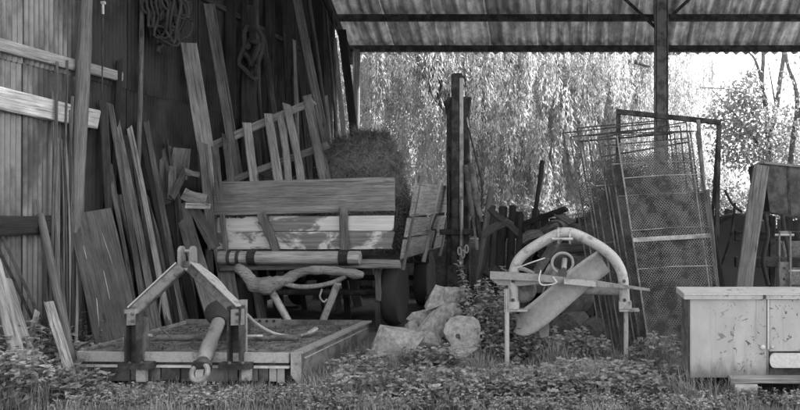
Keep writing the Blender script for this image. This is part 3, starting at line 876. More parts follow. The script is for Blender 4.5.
# arms: H bars with an upper flange painted lighter as if lit
def arm(pa, pb, da, db):
    A, B = W(*pa, da), W(*pb, db)
    a = bar('arm', A, B, .085, .07, 'plate_paint', mow, face=(0, -1, 0))
    z = (B - A).normalized(); up = Vector((0, -1, 0)).cross(z).normalized()
    if up.z < 0: up = -up
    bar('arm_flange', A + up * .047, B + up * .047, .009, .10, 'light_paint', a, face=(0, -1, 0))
arm((133, 313), (181, 268), HD - .17, HD + .12)
arm((238, 312), (192, 268), HD - .17, HD + .12)
bar('arm_foot', W(132.5, 325, HD - .19), W(132.5, 309, HD - .18), .10, .075, 'grey_paint', mow, face=(0, -1, 0))
bar('arm_foot', W(237.5, 325, HD - .19), W(237.5, 309, HD - .18), .09, .075, 'grey_paint', mow, face=(0, -1, 0))
for xc in (181.5, 193):
    b = MB(); c0 = W(xc, 270, HD + .17)
    pr = []
    for k in range(9):
        a = math.pi * k / 8; pr.append(Vector((c0.x - .011, c0.y + .045 * math.cos(a), W(0, 251, HD + .2).z + .045 * math.sin(a))))
    b.prism([Vector((c0.x - .011, c0.y + .05, c0.z))] + pr[:] + [Vector((c0.x - .011, c0.y - .05, c0.z))], (.024, 0, 0)); b.build('hitch_ear', 'grey_paint', mow)
bar('hitch_block', W(187, 272, HD + .2), W(187, 261, HD + .2), .075, .07, 'plate_paint', mow, face=(0, -1, 0))
rod('hitch_pin', [W(178, 251, HD + .2), W(196, 251, HD + .2)], .013, 'light_paint', mow)
bar('cross_strap', W(172, 269.5, HD + .13), W(202, 269.5, HD + .13), .02, .02, 'clean_pale', mow, face=(0, -1, 0))
rod('tie_rod', [W(124, 335, HD - .03), W(152, 335.5, HD - .03)], .012, 'bright_edge', mow)
rod('tie_rod', [W(228, 336, HD - .03), W(262, 336, HD + .25)], .012, 'bright_edge', mow)
rod('torque_tube', [W(158, 338, 6.75), W(300, 338, 6.75)], .03, 'plate_paint', mow, 12)
for (px, py, d_) in ((133, 314, HD - .215), (237.5, 314, HD - .215), (133, 321, HD - .225), (237.5, 321, HD - .225), (176, 275, HD + .05), (197, 275, HD + .05), (130, 363, 6.058), (142, 363, 6.058), (230, 363, 6.058), (243, 363, 6.058)):
    c = W(px, py, d_); MB().lathe([(.014, 0), (.014, .012), (.007, .018)], 6, frame(c, c + Vector((0, -1, 0)))).build('bolt', 'rusty_bar', mow)
# gearbox and bracket on the back of the deck
b = MB().box((W(268, 0, 7.5).x - .14, 7.5, .26), (W(268, 0, 7.5).x + .12, 7.53, .345)); br = b.build('bracket', 'dull_steel', mow)
for k in (-1, 0, 1):
    c = Vector((W(267, 0, 7.5).x + k * .07, 7.497, .325)); MB().lathe([(.014, 0), (.014, .006)], 10, frame(c, c + Vector((0, -1, 0)))).build('bolt_hole', 'dark_steel', br)
MB().box((-3.2, 6.72, .265), (-2.98, 6.98, .42)).build('gearbox', 'dark_steel', mow)
# power shaft: bell, tube, joint
A, B = W(221, 316, 6.55), W(203, 361, 6.02)
sh = (B - A).normalized()
MB().lathe([(.125, -.02), (.14, .02), (.125, .05), (.075, .10), (.066, .14)], 20, frame(A - sh * .05, B)).build('shaft_bell', 'black_rubber', mow)
MB().lathe([(.05, 0), (.054, .02), (.052, (B - A).length * .62), (.060, (B - A).length * .63), (.058, (B - A).length * .9), (.05, (B - A).length)], 16, frame(A, B)).build('shaft_tube', 'grey_paint', mow)
Cn = W(201, 372, 5.95)
MB().lathe([(.05, 0), (.075, .03), (.075, .06), (.05, .08)], 16, frame(B, Cn)).build('shaft_collar', 'dark_steel', mow)
rg = [Cn + Vector((.062 * math.cos(a), -.02 + .03 * math.sin(a), .062 * math.sin(a))) for a in np.linspace(0, 2 * math.pi, 18)[:-1]]
MB().tube(rg, .02, 8, closed=True).build('shaft_joint', 'dull_steel', mow)
MB().box((Cn.x - .03, Cn.y - .03, Cn.z - .10), (Cn.x + .03, Cn.y + .03, Cn.z + .02)).build('joint_cross', 'light_paint', mow)
# cables
rod('cable', bez([W(203, 268, HD + .15), W(218, 280, HD + .1), W(232, 298, HD + .05), W(240, 314, HD)], 6), .009, 'light_paint', mow, 6)
rod('cable', bez([W(246, 314, HD + .02), W(258, 325, 6.6), W(276, 334, 6.8), W(298, 336, 6.9), W(312, 332, 6.9), W(317, 329, 7.0)], 6), .014, 'light_paint', mow, 7)
rod('cable', bez([W(164, 283, HD + .1), W(160, 305, HD + .1), W(160, 325, HD + .2), W(170, 337, HD + .3)], 6), .007, 'dull_steel', mow, 6)
rod('cable_end', [W(308, 334, 6.9), W(316, 329, 7.0)], .024, 'grey_paint', mow, 8)
# leaf litter lying on the deck
n = 1500
r = np.random.default_rng(3)
uu, vv = r.random(n), .05 + .93 * r.random(n) ** .9
P = np.array([dk(a, c, .268) for a, c in zip(uu, vv)]); P[:, 2] += r.random(n) * .012
d = r.normal(0, 1, (n, 3)); d[:, 2] *= .25
v, f = leaves(P, d, np.tile([0, 0, 1.], (n, 1)) + r.normal(0, .5, (n, 3)), r.uniform(.012, .04, n), r.uniform(.004, .011, n))
o = fast('leaf_litter', v, f, 'litter', None, (-3.1, 6.9, .27)); tag(o, 'dry leaf litter covering the mower deck', 'leaves', kind='stuff')
for (px, py, w_, h_) in ((142, 374, .075, .12), (247, 374, .07, .10)):
    c = W(px, py, 6.12); MB().box((c.x - w_/2, c.y - .02, c.z - h_/2), (c.x + w_/2, c.y + .02, c.z + h_/2)).build('jack_stand', 'light_paint', mow)

# ------------------------------------------------------------------ arched bar mower frame
AD = 6.7
ar = thing('bar_mower', 'pale tubular arched frame with slanting blade standing among weeds', 'mower', W(567, 372, AD))
path = bez([W(513, 309, AD), W(513, 290, AD), W(513.5, 274, AD), W(518, 261, AD), W(528, 251, AD), W(543, 241.5, AD), W(557, 234.5, AD), W(566, 232.5, AD), W(576, 234.5, AD), W(590, 241, AD), W(604, 249.5, AD), W(615, 260, AD), W(622, 274, AD), W(624, 290, AD), W(625, 309, AD)], 6)
MB().tube(path, .047, 14).build('arch_tube', 'light_paint', ar)
for (x, top) in ((507, 289), (626, 309)):
    A = W(x, top, AD - (.07 if x < 520 else 0)); rod('leg', [A, Vector((A.x, A.y, -.03))], .021, 'light_paint', ar, 10)
b = MB().box((W(505, 0, AD).x, AD - .09, W(0, 310.5, AD).z), (W(509.5, 0, AD).x, AD - .05, W(0, 288, AD).z)); b.build('leg_sleeve', 'grey_paint', ar)
for (xa, xb, xc) in ((508, 528, 513), (619, 639, 625)):
    b = MB().box((W(xa, 0, AD).x, AD - .06, W(0, 310.8, AD).z), (W(xb, 0, AD).x, AD + .06, W(0, 308.8, AD).z)); b.build('foot_plate', 'light_paint', ar)
    c = W(xc, 305, AD); MB().box((c.x - .055, AD - .055, c.z - .03), (c.x + .055, AD + .055, c.z + .035)).build('socket', 'light_paint', ar)
for xc in (558.5, 570):
    c = W(xc, 236, AD); pr = []
    for k in range(12):
        a = 2 * math.pi * k / 12; pr.append(Vector((c.x - .009, c.y + .06 * math.cos(a), c.z + .075 * math.sin(a))))
    MB().prism(pr, (.018, 0, 0)).build('hitch_ear', 'light_paint', ar)
rod('hitch_pin', [W(552, 239, AD - .06), W(573, 239, AD - .06)], .012, 'light_paint', ar)
for (px, py) in ((513, 300), (624.5, 300), (513, 281), (624, 281)):
    c = W(px, py, AD - .045); MB().lathe([(.016, 0), (.016, .012), (.008, .02)], 6, frame(c, c + Vector((0, -1, 0)))).build('bolt', 'rusty_bar', ar)
# cross beam: box at the left, tapering to a point at the right
MB().prism([W(490, 271.5, AD - .09), W(490, 279, AD - .09), W(535, 281, AD - .09), W(566, 284, AD - .09), W(590, 286.5, AD - .09), W(620, 288, AD - .09), W(650, 291, AD - .09), W(650, 289, AD - .09), W(595, 280.5, AD - .09), W(572, 278, AD - .09), W(535, 274, AD - .09)], (0, .035, 0)).build('cutter_bar', 'grey_paint', ar)
MB().prism([W(491, 279.5, AD - .04), W(498, 285, AD - .04), W(520, 286, AD - .04), W(548, 283, AD - .04), W(535, 281, AD - .04)], (0, .05, 0)).build('bar_wedge', 'grey_paint', ar)
rod('cross_tube', [W(548, 289, AD + .05), W(624, 291, AD + .05)], .042, 'grey_paint', ar, 12)
MB().prism([W(564, 279, AD - .13), W(564, 284, AD - .13), W(596, 287, AD - .13), W(596, 281, AD - .13)], (0, .03, 0)).build('clamp', 'light_paint', ar)
# blade board, rounded lower end
cl_ = bez([W(604.5, 261, AD + .02), W(584, 276, AD - .03), W(560, 296, AD - .06), W(540, 313, AD - .05), W(524, 323, AD - .01), W(514, 324, AD + .06)], 4)
bv = []; nb = len(cl_)
for i_, p in enumerate(cl_):
    t_ = (cl_[min(i_ + 1, nb - 1)] - cl_[max(i_ - 1, 0)]).normalized(); sd = t_.cross(Vector((0, -1, 0))).normalized()
    tw_ = -.35 + .75 * i_ / nb; u_ = i_ / (nb - 1); hw_ = .115 * (1 if u_ < .8 else max(.55, 1 - (u_ - .8) * 2.0))
    nn_ = t_.cross(sd).normalized(); sd2 = sd * math.cos(tw_) + nn_ * math.sin(tw_); n2_ = t_.cross(sd2).normalized()
    for k in range(7):
        q = -1 + 2 * k / 6; bv.append(p + sd2 * hw_ * q + n2_ * (.03 * (1 - q * q)))
fb = [(i_*7+k, i_*7+k+1, (i_+1)*7+k+1, (i_+1)*7+k) for i_ in range(nb - 1) for k in range(6)]
bb_ = MB().add(bv, fb); bb_.sm = True
bo = bb_.build('blade', 'blade_steel', ar)
sm_ = bo.modifiers.new('thickness', 'SOLIDIFY'); sm_.thickness = .01
MB().prism([W(536, 324, AD + .1), W(549, 310, AD + .1), W(549, 336, AD + .1), W(541, 338, AD + .1)], (0, .02, 0)).build('guard_plate', 'grey_paint', ar)
# pulley ring, hub, motor drum, stay tube, wires
rc = W(562.5, 263, AD - .05)
MB().tube([rc + Vector((.092 * math.cos(a), .02 * math.cos(a), .088 * math.sin(a))) for a in np.linspace(0, 2 * math.pi, 25)[:-1]], .013, 8, closed=True).build('pulley_ring', 'grey_paint', ar)
MB().lathe([(.078, 0), (.07, .03), (.03, .05)], 16, frame(rc + Vector((0, .08, 0)), rc + Vector((0, 1, 0)))).build('pulley', 'dark_steel', ar)
rod('pulley_hub', [rc + Vector((.012, -.03, -.05)), rc + Vector((.02, .04, .03))], .024, 'grey_paint', ar)
b = MB().lathe([(.02, -.01), (.04, 0), (.04, .05)], 12, frame(rc + Vector((.0, 0.02, -.085)), rc + Vector((0, -1, -.2)))); b.build('oil_cup', 'dark_steel', ar)
rod('stay_tube', [W(533, 278, AD + .12), W(560, 236, AD + .12)], .042, 'plate_paint', ar, 12)
c = W(524, 290, AD + .16)
MB().lathe([(.04, -.1), (.105, -.08), (.115, 0), (.105, .10), (.05, .12)], 18, frame(c, c + Vector((0, -1, 0)))).build('motor_drum', 'plate_paint', ar)
MB().prism([W(540, 280, AD - .02), W(549, 264, AD - .02), W(560, 270, AD - .02), W(570, 277, AD - .02), W(566, 283, AD - .02)], (0, .06, 0)).build('gear_housing', 'grey_paint', ar)
rod('wire', bez([W(517, 268, AD - .06), W(530, 263, AD - .1), W(545, 258, AD - .05)], 4), .006, 'clean_pale', ar, 5)
rod('wire', bez([W(541, 270, AD - .12), W(539, 280, AD - .13), W(543, 285, AD - .13), W(556, 283, AD - .14), W(553, 277, AD - .13)], 5), .006, 'clean_pale', ar, 5)
rod('wire', bez([W(518, 268, AD - .02), W(526, 270, AD - .02), W(534, 274, AD - .02)], 4), .02, 'grey_paint', ar, 6)
rod('wire', bez([W(528, 312, AD), W(540, 300, AD), W(545, 285, AD - .1)], 4), .006, 'dull_steel', ar, 5)
# ------------------------------------------------------------------ stack of wire mesh panels
def mesh_panel(label, TL, TR, BL, BR, Dt, Db, mesh=(0., 1.), bars=(), fr=.011, pitch=.024, bright=False, wires=(), inner=()):
    tl, tr, bl, br = W(*TL, Dt), W(*TR, Dt), W(*BL, Db), W(*BR, Db)
    t = thing('mesh_panel', label, 'panel', (bl + br) / 2, 'wire mesh panels leaning in a stack')
    P = lambda u, v: bl.lerp(br, u).lerp(tl.lerp(tr, u), v)
    m1 = 'dull_steel' if bright else 'rusty_bar'
    bar('side_bar', P(0, 0), P(0, 1), fr * 2, fr * 2, m1, t)
    bar('side_bar', P(1, 0), P(1, 1), fr * 2, fr * 2, 'rusty_bar', t)
    bar('top_bar', P(0, 1), P(1, 1), fr * 1.6, fr * 1.6, 'dark_steel', t)
    bar('bottom_bar', P(0, 0.01), P(1, 0.01), fr * 1.6, fr * 1.6, 'dark_steel', t)
    for uu in inner:
        bar('inner_bar', P(uu, 0), P(uu, .985), fr * 1.3, fr * 1.3, m1, t)
    nrm = (P(1, 0) - P(0, 0)).cross(P(0, 1) - P(0, 0)).normalized()
    if nrm.y > 0: nrm = -nrm
    for (v, w, mt) in bars:
        bar('cross_bar', P(0, v) + nrm * .015, P(1, v) + nrm * .015, w, .008, mt, t)
    for v in wires:
        rod('cross_wire', [P(0, v) + nrm * .012, P(.5, v + .003) + nrm * .012, P(1, v - .004) + nrm * .012], .004, 'bright_edge', t, 5)
    if mesh:
        w = (br - bl).length; h = (tl - bl).length * (mesh[1] - mesh[0])
        nu = int(w / pitch); nv = int(h / (pitch * .75)); a = np.array(P(0, 0)); U = np.array(P(1, 0) - P(0, 0)); Vv = np.array(P(0, 1) - P(0, 0)); X = np.array(P(1, 1) - P(1, 0)) - Vv
        r = np.random.default_rng(int(TL[0]))
        def pt(i, j, up):
            u = (i + .5 * (j % 2)) / (nu + .5); v = (j + (.2 if up else -.2)) / (nv + .4)
            return u, mesh[0] + v * (mesh[1] - mesh[0])
        s = []; e = []
        for j in range(nv + 1):
            for i in range(nu + 1):
                lo, hi = pt(i, j, 0), pt(i, j, 1)
                s.append(lo); e.append(hi)
                if j < nv:
                    o_ = (i, i + 1) if j % 2 else (i - 1, i)
                    for q in o_:
                        if 0 <= q <= nu: s.append(hi); e.append(pt(q, j + 1, 0))
        s = np.array(s); e = np.array(e)
        def w3(q):
            q = np.clip(q, 0, 1); u, v = q[:, :1], q[:, 1:]
            wob = .03 * np.sin(u * 7 + v * 4 + TL[0]) * np.sin(v * 9 + TL[0])
            return a + U * u + Vv * v + X * u * v + np.array(nrm) * (wob - .004)
        s3, e3 = w3(s), w3(e); d = unit(e3 - s3); sd = np.cross(d, np.array(nrm)) * .0024; nn = np.array(nrm) * .0024
        V = np.stack([s3 - sd, s3 + sd, s3 + nn, e3 - sd, e3 + sd, e3 + nn], 1).reshape(-1, 3)
        k = np.arange(len(s3))[:, None] * 6
        Fq = np.concatenate([k + np.array([[0, 3, 5, 2]]), k + np.array([[2, 5, 4, 1]])])
        o = fast('wire_netting', V, Fq, 'rusty_wire' if wires == (.41, .57, .80) else 'dark_wire', t); o['kind'] = 'stuff'
    return t
mesh_panel('front wire mesh panel with bright bent edge and flat cross bar', (617, 136), (696, 131), (654, 378), (729, 374), 8.15, 7.0, (0, .97), ((.53, .045, 'bright_edge'),), .009, bright=True, wires=(.41, .57, .80), inner=(.9,))
mesh_panel('leftmost wire mesh panel of the stack', (563, 133), (655, 123), (606, 366), (690, 360), 8.75, 7.45, (0, .80), (), .009, wires=(.62, .9))
mesh_panel('second wire mesh panel from the left of the stack', (577, 128), (668, 120), (616, 364), (700, 360), 8.62, 7.35, (0, .84), ((.93, .02, 'dark_steel'),), .009)
mesh_panel('third wire mesh panel from the left of the stack', (588, 136), (680, 126), (624, 364), (706, 360), 8.50, 7.28, (0, .80), (), .009, wires=(.75,))
mesh_panel('fourth wire mesh panel from the left of the stack', (598, 138), (686, 122), (634, 366), (714, 360), 8.40, 7.2, (0, .86), ((.9, .02, 'dark_steel'),), .008)
mesh_panel('fifth wire mesh panel, just behind the front one', (607, 134), (690, 131), (644, 368), (722, 360), 8.28, 7.1, (0, .9), (), .009, wires=(.7, .85))

mesh_panel('sixth wire mesh panel, its bare top edge lowest', (602, 146), (688, 138), (639, 367), (718, 362), 8.34, 7.15, (0, .93), (), .008)
mesh_panel('seventh wire mesh panel, buried in the middle of the stack', (582, 141), (674, 133), (620, 364), (703, 360), 8.56, 7.31, (0, .9), (), .008, wires=(.5,))
mesh_panel('hindmost wire mesh panel of the stack', (570, 137), (662, 127), (611, 365), (695, 360), 8.69, 7.40, (0, .78), (), .008)
# tall plain frame standing behind the panels
t = thing('steel_rack', 'tall empty rectangular steel rack standing behind the wire mesh panels', 'frame', W(668, 340, 9.0))
FD = 8.95
bar('top_bar', W(616.5, 111.5, FD), W(721, 122.5, FD), .06, .05, 'dark_steel', t, face=(0, -1, 0))
bar('side_bar', W(618.5, 114.6, FD), toground(W(617, 240, FD), W(618.5, 110, FD)), .055, .05, 'dark_steel', t, face=(0, -1, 0))
bar('side_bar', W(719, 125, FD), toground(W(716, 270, FD), W(719, 121, FD)), .05, .05, 'dark_steel', t, face=(0, -1, 0))
bar('middle_bar', W(698, 120, FD - .03), toground(W(712, 290, FD - .3), W(698, 120, FD - .03)), .045, .04, 'dull_steel', t, face=(0, -1, 0))
bar('back_stay', W(718, 135, FD + .03), Vector((W(718, 0, 9).x, 9.9, -.03)), .04, .04, 'dark_steel', t)
bar('back_stay', W(618, 130, FD + .03), Vector((W(618, 0, 9).x, 9.9, -.03)), .04, .04, 'dark_steel', t)
bar('low_bar', W(617, 330, FD), W(716, 330, FD), .04, .04, 'dark_steel', t, face=(0, -1, 0))
lean('plank', 'broad dark board standing behind the right edge of the mesh panels', 'plank', (718, 292, 8.3), (702, 194, 8.6), 14, 'dark_wood', group=None)
lean('plank', 'long pale edged batten leaning right of the mesh panels', 'plank', (719, 290, 7.9), (706, 190, 8.2), 4, 'pale_wood')

# ------------------------------------------------------------------ white cabinet at the right
cd = 5.85
cx0, cx1 = W(690, 0, cd).x, 2.45
cb = thing('metal_cabinet', 'pale enamel metal cabinet with chipped paint standing on a plank', 'cabinet', ((cx0 + cx1) / 2, cd + .2, .146))
zb, zt = W(0, 377.5, cd).z, W(0, 299, cd).z
seam = W(768, 0, cd).x
def bbox(name, a, b_, mat, par=cb, r=.006):
    """box with softened vertical edges"""
    (x0, y0, z0), (x1, y1, z1) = a, b_
    pr = [(x0+r,y0,z0),(x1-r,y0,z0),(x1,y0+r,z0),(x1,y1-r,z0),(x1-r,y1,z0),(x0+r,y1,z0),(x0,y1-r,z0),(x0,y0+r,z0)]
    return MB().prism(pr, (0, 0, z1 - z0)).build(name, mat, par)
bbox('body', (cx0 + .004, cd + .012, zb), (cx1, cd + .43, zt), 'cabinet_enamel')
bbox('side_panel', (cx0 - .006, cd + .02, zb + .004), (cx0 + .0035, cd + .42, zt), 'plate_paint')
fp = bbox('front_panel', (cx0, cd - .004, zb), (seam - .008, cd + .0115, zt), 'cabinet_enamel')
dr = bbox('door', (seam + .008, cd - .008, W(0, 351, cd).z), (cx1, cd + .0115, zt - .004), 'cabinet_enamel')
lid = bbox('lid', (W(683.5, 0, cd).x, cd - .03, zt + .001), (cx1 + .02, cd + .44, W(0, 293, cd).z), 'cabinet_enamel')
bbox('lid_rim', (W(684, 0, cd).x, cd - .034, W(0, 294.3, cd).z), (cx1 + .02, cd - .0305, W(0, 292.8, cd).z), 'clean_pale', lid)
bar('seam_strip', (seam, cd - .01, W(0, 349, cd).z), (seam, cd - .01, zt), .014, .012, 'clean_pale', cb, face=(0, -1, 0))
for (x, y, r_) in ((762.5, 347, .020), (772, 347, .013)):
    c = W(x, y, cd - .004); MB().lathe([(r_*.7, 0), (r_, .008), (r_*.9, .02), (r_*.4, .028)], 14, frame(c, c + Vector((0, -1, 0)))).build('latch_knob', 'clean_pale', fp if x < 768 else dr)
c0, c1 = W(768, 353, cd), W(768, 367.5, cd)
pr = []
for k in range(9):
    a = math.pi / 2 + math.pi * k / 8; pr.append(Vector((seam + .045 + .035 * math.cos(a), cd - .016, (c0.z + c1.z) / 2 + (c0.z - c1.z) / 2 * math.sin(a))))
MB().prism(pr + [Vector((cx1, cd - .016, c1.z)), Vector((cx1, cd - .016, c0.z))], (0, .02, 0)).build('lower_tray', 'clean_pale', cb)
bbox('plinth_slot', (seam + .004, cd + .003, zb + .002), (cx1, cd + .011, W(0, 351.5, cd).z), 'dark_steel')
bbox('post_strip', (seam - .006, cd - .006, zb), (seam + .003, cd + .002, W(0, 351, cd).z), 'cabinet_enamel')
MB().box((W(762, 0, cd).x, cd - .036, W(0, 298.5, cd).z), (W(765, 0, cd).x, cd - .0345, W(0, 294.5, cd).z)).build('lid_catch', 'dark_steel', lid)
tag(beam('plank', W(729.5, 379, cd - .06), (2.6, cd - .06, W(0, 379, cd - .06).z), .14, .04, 'whitewashed', None, face=(0, 0, 1), n=6, warp=.004), 'pale plank under the front of the enamel cabinet', 'plank')
c = W(744, 390, cd - .06); MB_ = MB().box((c.x - .085, cd - .14, -.02), (c.x + .085, cd + .05, W(0, 381.9, cd - .06).z - .003))
tag(MB_.build('concrete_block', 'concrete', None, Matrix.Translation((c.x, cd, 0))), 'small pale concrete block under the cabinet plank', 'block')
tag(MB().box((2.2, cd - .12, -.03), (2.4, cd + .05, zb - .045)).build('concrete_block', 'concrete', None, Matrix.Translation((2.3, cd, 0))), 'concrete block at the far right end of the plank', 'block')
tag(MB().box((cx0 + .1, cd + .25, -.03), (cx1 - .1, cd + .42, zb - .002)).build('sleeper', 'dark_wood', None, Matrix.Translation((cx0, cd + .3, 0))), 'dark timber sleeper under the back of the enamel cabinet', 'timber')

# ------------------------------------------------------------------ machine with hopper at the right
md = 8.9
hp = thing('seed_hopper', 'dark farm machine with sheet metal hopper at the right edge', 'machine', W(800, 250, md + .4))
A = [W(764, 163, md), W(840, 171, md), W(836, 222, md), W(770, 212, md)]
hf_ = MB().prism(A, (0, .015, 0)).build('hopper_front', 'hopper_sheet', hp)
A2 = [p + Vector((.0, .8, 0)) for p in A]
MB().prism([A[0] + Vector((0, .016, 0)), A2[0], A2[3], A[3] + Vector((0, .016, 0))], (.015, 0, 0)).build('hopper_side', 'hopper_sheet', hp)
MB().prism(A2, (0, .015, 0)).build('hopper_back', 'hopper_sheet', hp)
bar('hopper_rim', A[0] + Vector((-.01, -.012, .005)), A[1] + Vector((0, -.012, .005)), .03, .03, 'dull_steel', hp, face=(0, -1, 0))
bar('hopper_seam', W(788, 166.5, md - .004), W(790, 215, md - .004), .03, .008, 'dark_steel', hf_, face=(0, -1, 0))
for x in (772, 812):
    bar('frame_leg', W(x, 216, md + .4), Vector((W(x, 216, md + .4).x, md + .4, 0)), .07, .07, 'dark_steel', hp, face=(0, -1, 0))
bar('cross_member', W(735, 262, md + .2), W(840, 262, md + .2), .12, .1, 'dark_steel', hp, face=(0, -1, 0))
bar('cross_member', W(735, 236, md + .7), W(840, 236, md + .7), .12, .1, 'dark_steel', hp, face=(0, -1, 0))
rod('hose', bez([W(765, 215, md), W(768, 235, md - .1), W(763, 260, md - .1), W(768, 285, md)], 5), .025, 'black_rubber', hp, 8)
rod('hose', bez([W(782, 215, md), W(785, 235, md), W(790, 262, md - .1), W(786, 290, md)], 5), .025, 'black_rubber', hp, 8)
# upright with holes
ud = 7.7
up = thing('steel_upright', 'pale drilled steel upright standing behind the cabinet', 'upright', W(784, 300, ud))
ax = W(784, 0, ud).x
zt_ = W(0, 231, ud).z
MB().box((ax - .06, ud, .0), (ax + .06, ud + .012, W(0, 262, ud).z)).build('web', 'dull_steel', up)
for sx in (-1, 1):
    MB().box((ax + sx * .055 - .006, ud - .05, .0), (ax + sx * .055 + .006, ud - .0005, zt_)).build('flange', 'dull_steel', up)
MB().box((ax - .049, ud - .02, zt_ - .03), (ax + .049, ud - .008, zt_)).build('head', 'dull_steel', up)
MB().box((ax - .3, ud - .2, -.02), (ax + .3, ud + .2, .02)).build('base', 'dark_steel', up)
for y in (268, 279):
    c = W(784, y, ud - .001); MB().lathe([(.012, 0), (.012, .004)], 10, frame(c, c + Vector((0, -1, 0)))).build('hole', 'dark_steel', up)
for y, xa, xb in ((235, 775, 794), (271, 789, 801)):
    rod('pin', [W(xa, y, ud - .03), W(xb, y, ud - .03)], .012, 'light_paint', up)
lean('timber_beam', 'thick weathered timber beam leaning against the dark hopper', 'beam', (745, 292, 8.35), (761, 166, 8.75), 16, 'grey_plank', t=.09)
# big dark tyre behind
tw = thing('tractor_tyre', 'large dark tractor tyre standing in shade right of the mesh panels', 'tyre', W(736, 300, 10.4))
wheel(tw, (W(738, 0, 10.4).x, 10.4, .68), .68, .36, (.35, -1, 0))
for (p0, p1, lab) in (((721, 268), (735, 203), 'dark thin bent rod in front of the tractor tyre'), ((742, 212), (725, 190), 'dark twisted branch above the tractor tyre')):
    tag(rod('rod', bez([W(*p0, 9.6), W((p0[0] + p1[0]) / 2 + 3, (p0[1] + p1[1]) / 2, 9.65), W(*p1, 9.7)], 4) if p0[1] > 250 else bez([W(*p0, 10.2), W(733, 205, 10.2), W(*p1, 10.2)], 4), .018, 'dark_steel', None, 6), lab, 'rod')

# ------------------------------------------------------------------ loader mast
ld = 10.8
ms = thing('loader_mast', 'dark steel loader mast rising against the willow', 'mast', W(458, 300, ld))
xa = W(456, 0, ld).x
bar('inner_channel', (xa + .0, ld - .06, .05), (xa + .0, ld - .06, W(0, 75, ld).z), .105, .10, 'dark_steel', ms, face=(0, -1, 0))
bar('lit_face', (xa + .085, ld - .05, .05), (xa + .085, ld - .05, W(0, 77, ld).z), .055, .06, 'bright_edge', ms, face=(0, -1, 0))  # light on the mast's right side painted as a brighter bar
MB().prism([W(452, 77, ld - .12), W(454, 73, ld - .12), W(461, 73, ld - .12), W(464, 77, ld - .12)], (0, .14, 0)).build('mast_cap', 'dark_steel', ms)
bar('outer_channel', (xa - .07, ld + .06, 0), (xa - .07, ld + .06, W(0, 97, ld).z), .13, .12, 'dark_steel', ms, face=(0, -1, 0))
bar('outer_channel', (xa + .135, ld + .06, 0), (xa + .135, ld + .06, W(0, 97, ld).z), .10, .12, 'dark_steel', ms, face=(0, -1, 0))
MB().prism([W(443.5, 101, ld), W(449, 98, ld), W(449, 118, ld), W(446, 114, ld)], (0, .1, 0)).build('lug', 'dark_steel', ms)
MB().prism([W(464, 96.5, ld - .02), W(471, 97, ld - .02), W(468, 116, ld - .02), W(464, 116, ld - .02)], (0, .1, 0)).build('lug', 'dark_steel', ms)
rod('lift_rod', [W(467, 117, ld - .05), W(470, 140, ld - .06), W(471, 165, ld - .07)], .012, 'bright_edge', ms)
for (x0, y0, x1, y1) in ((466, 165, 473, 216), (470.5, 163, 480, 222)):
    rod('cylinder', [W(x0, y0, ld - .1), W(x1, y1, ld - .12)], .046, 'plate_paint', ms, 10)
rod('cylinder_rod', [W(473, 216, ld - .12), W(477, 250, ld - .12)], .02, 'bright_edge', ms)
rod('hydraulic_hose', bez([W(466, 120, ld - .04), W(474, 150, ld - .1), W(482, 190, ld - .05), W(478, 235, ld - .1)], 6), .012, 'black_rubber', ms, 6)
rod('hydraulic_hose', bez([W(450, 110, ld - .06), W(447, 150, ld - .08), W(449, 200, ld - .1), W(446, 240, ld - .1)], 6), .012, 'black_rubber', ms, 6)
bar('lift_arm', W(482, 250, ld - .2), W(470, 160, ld - .04), .05, .05, 'dark_steel', ms)
rod('lift_rod', [W(462, 200, ld - .14), W(461, 246, ld - .15)], .018, 'bright_edge', ms)
for (x, y) in ((459.5, 251), (463, 254), (466.5, 249)):
    c = W(x, y, ld - .16); MB().tube([c + Vector((.022 * math.cos(a), 0, .055 * math.sin(a))) for a in np.linspace(0, 2*math.pi, 13)[:-1]], .011, 6, closed=True).build('chain_link', 'clean_pale', ms)
MB().box((xa - .38, ld - .3, 0), (xa + .42, ld + .5, .2)).build('base', 'dark_steel', ms)
MB().box((xa - .1, ld - .16, .281), (xa + .16, ld + .3, .62)).build('carriage', 'dark_steel', ms)
bar('fork_rail', W(440, 232, ld - .1), W(490, 232, ld - .1), .08, .06, 'dark_steel', ms, face=(0, -1, 0))

# ------------------------------------------------------------------ stakes and the dark log pile behind
SG = 'dark stakes standing in front of the log pile'
for i, (xb, xt, yt, w, lab) in enumerate((
    (479, 491, 206, 8, 'dark stake nearest the loader mast'), (478, 493, 187, 7, 'pale topped stake leaning right beside the loader mast'), (490, 495, 213, 9, 'short blunt stake, third from the mast'),
    (500, 503, 207, 9, 'dark stake with a rounded top in the middle of the row'), (510, 512, 206, 8, 'straight dark stake right of the rounded one'), (523, 541, 160, 5, 'tallest thin stake rising against the willow'),
    (517, 521, 214, 8, 'short dark stake under the tallest one'), (524, 534, 208, 7, 'slanting dark stake at the right end of the row'), (485, 507, 225, 6, 'thin stake crossing the others low down'))):
    lean('stake', lab, 'stake', (xb, 292, 9.6), (xt, yt, 9.9), w, 'dark_wood' if i != 1 else 'bark_pole', kind='pole', bend=.012, group=SG)

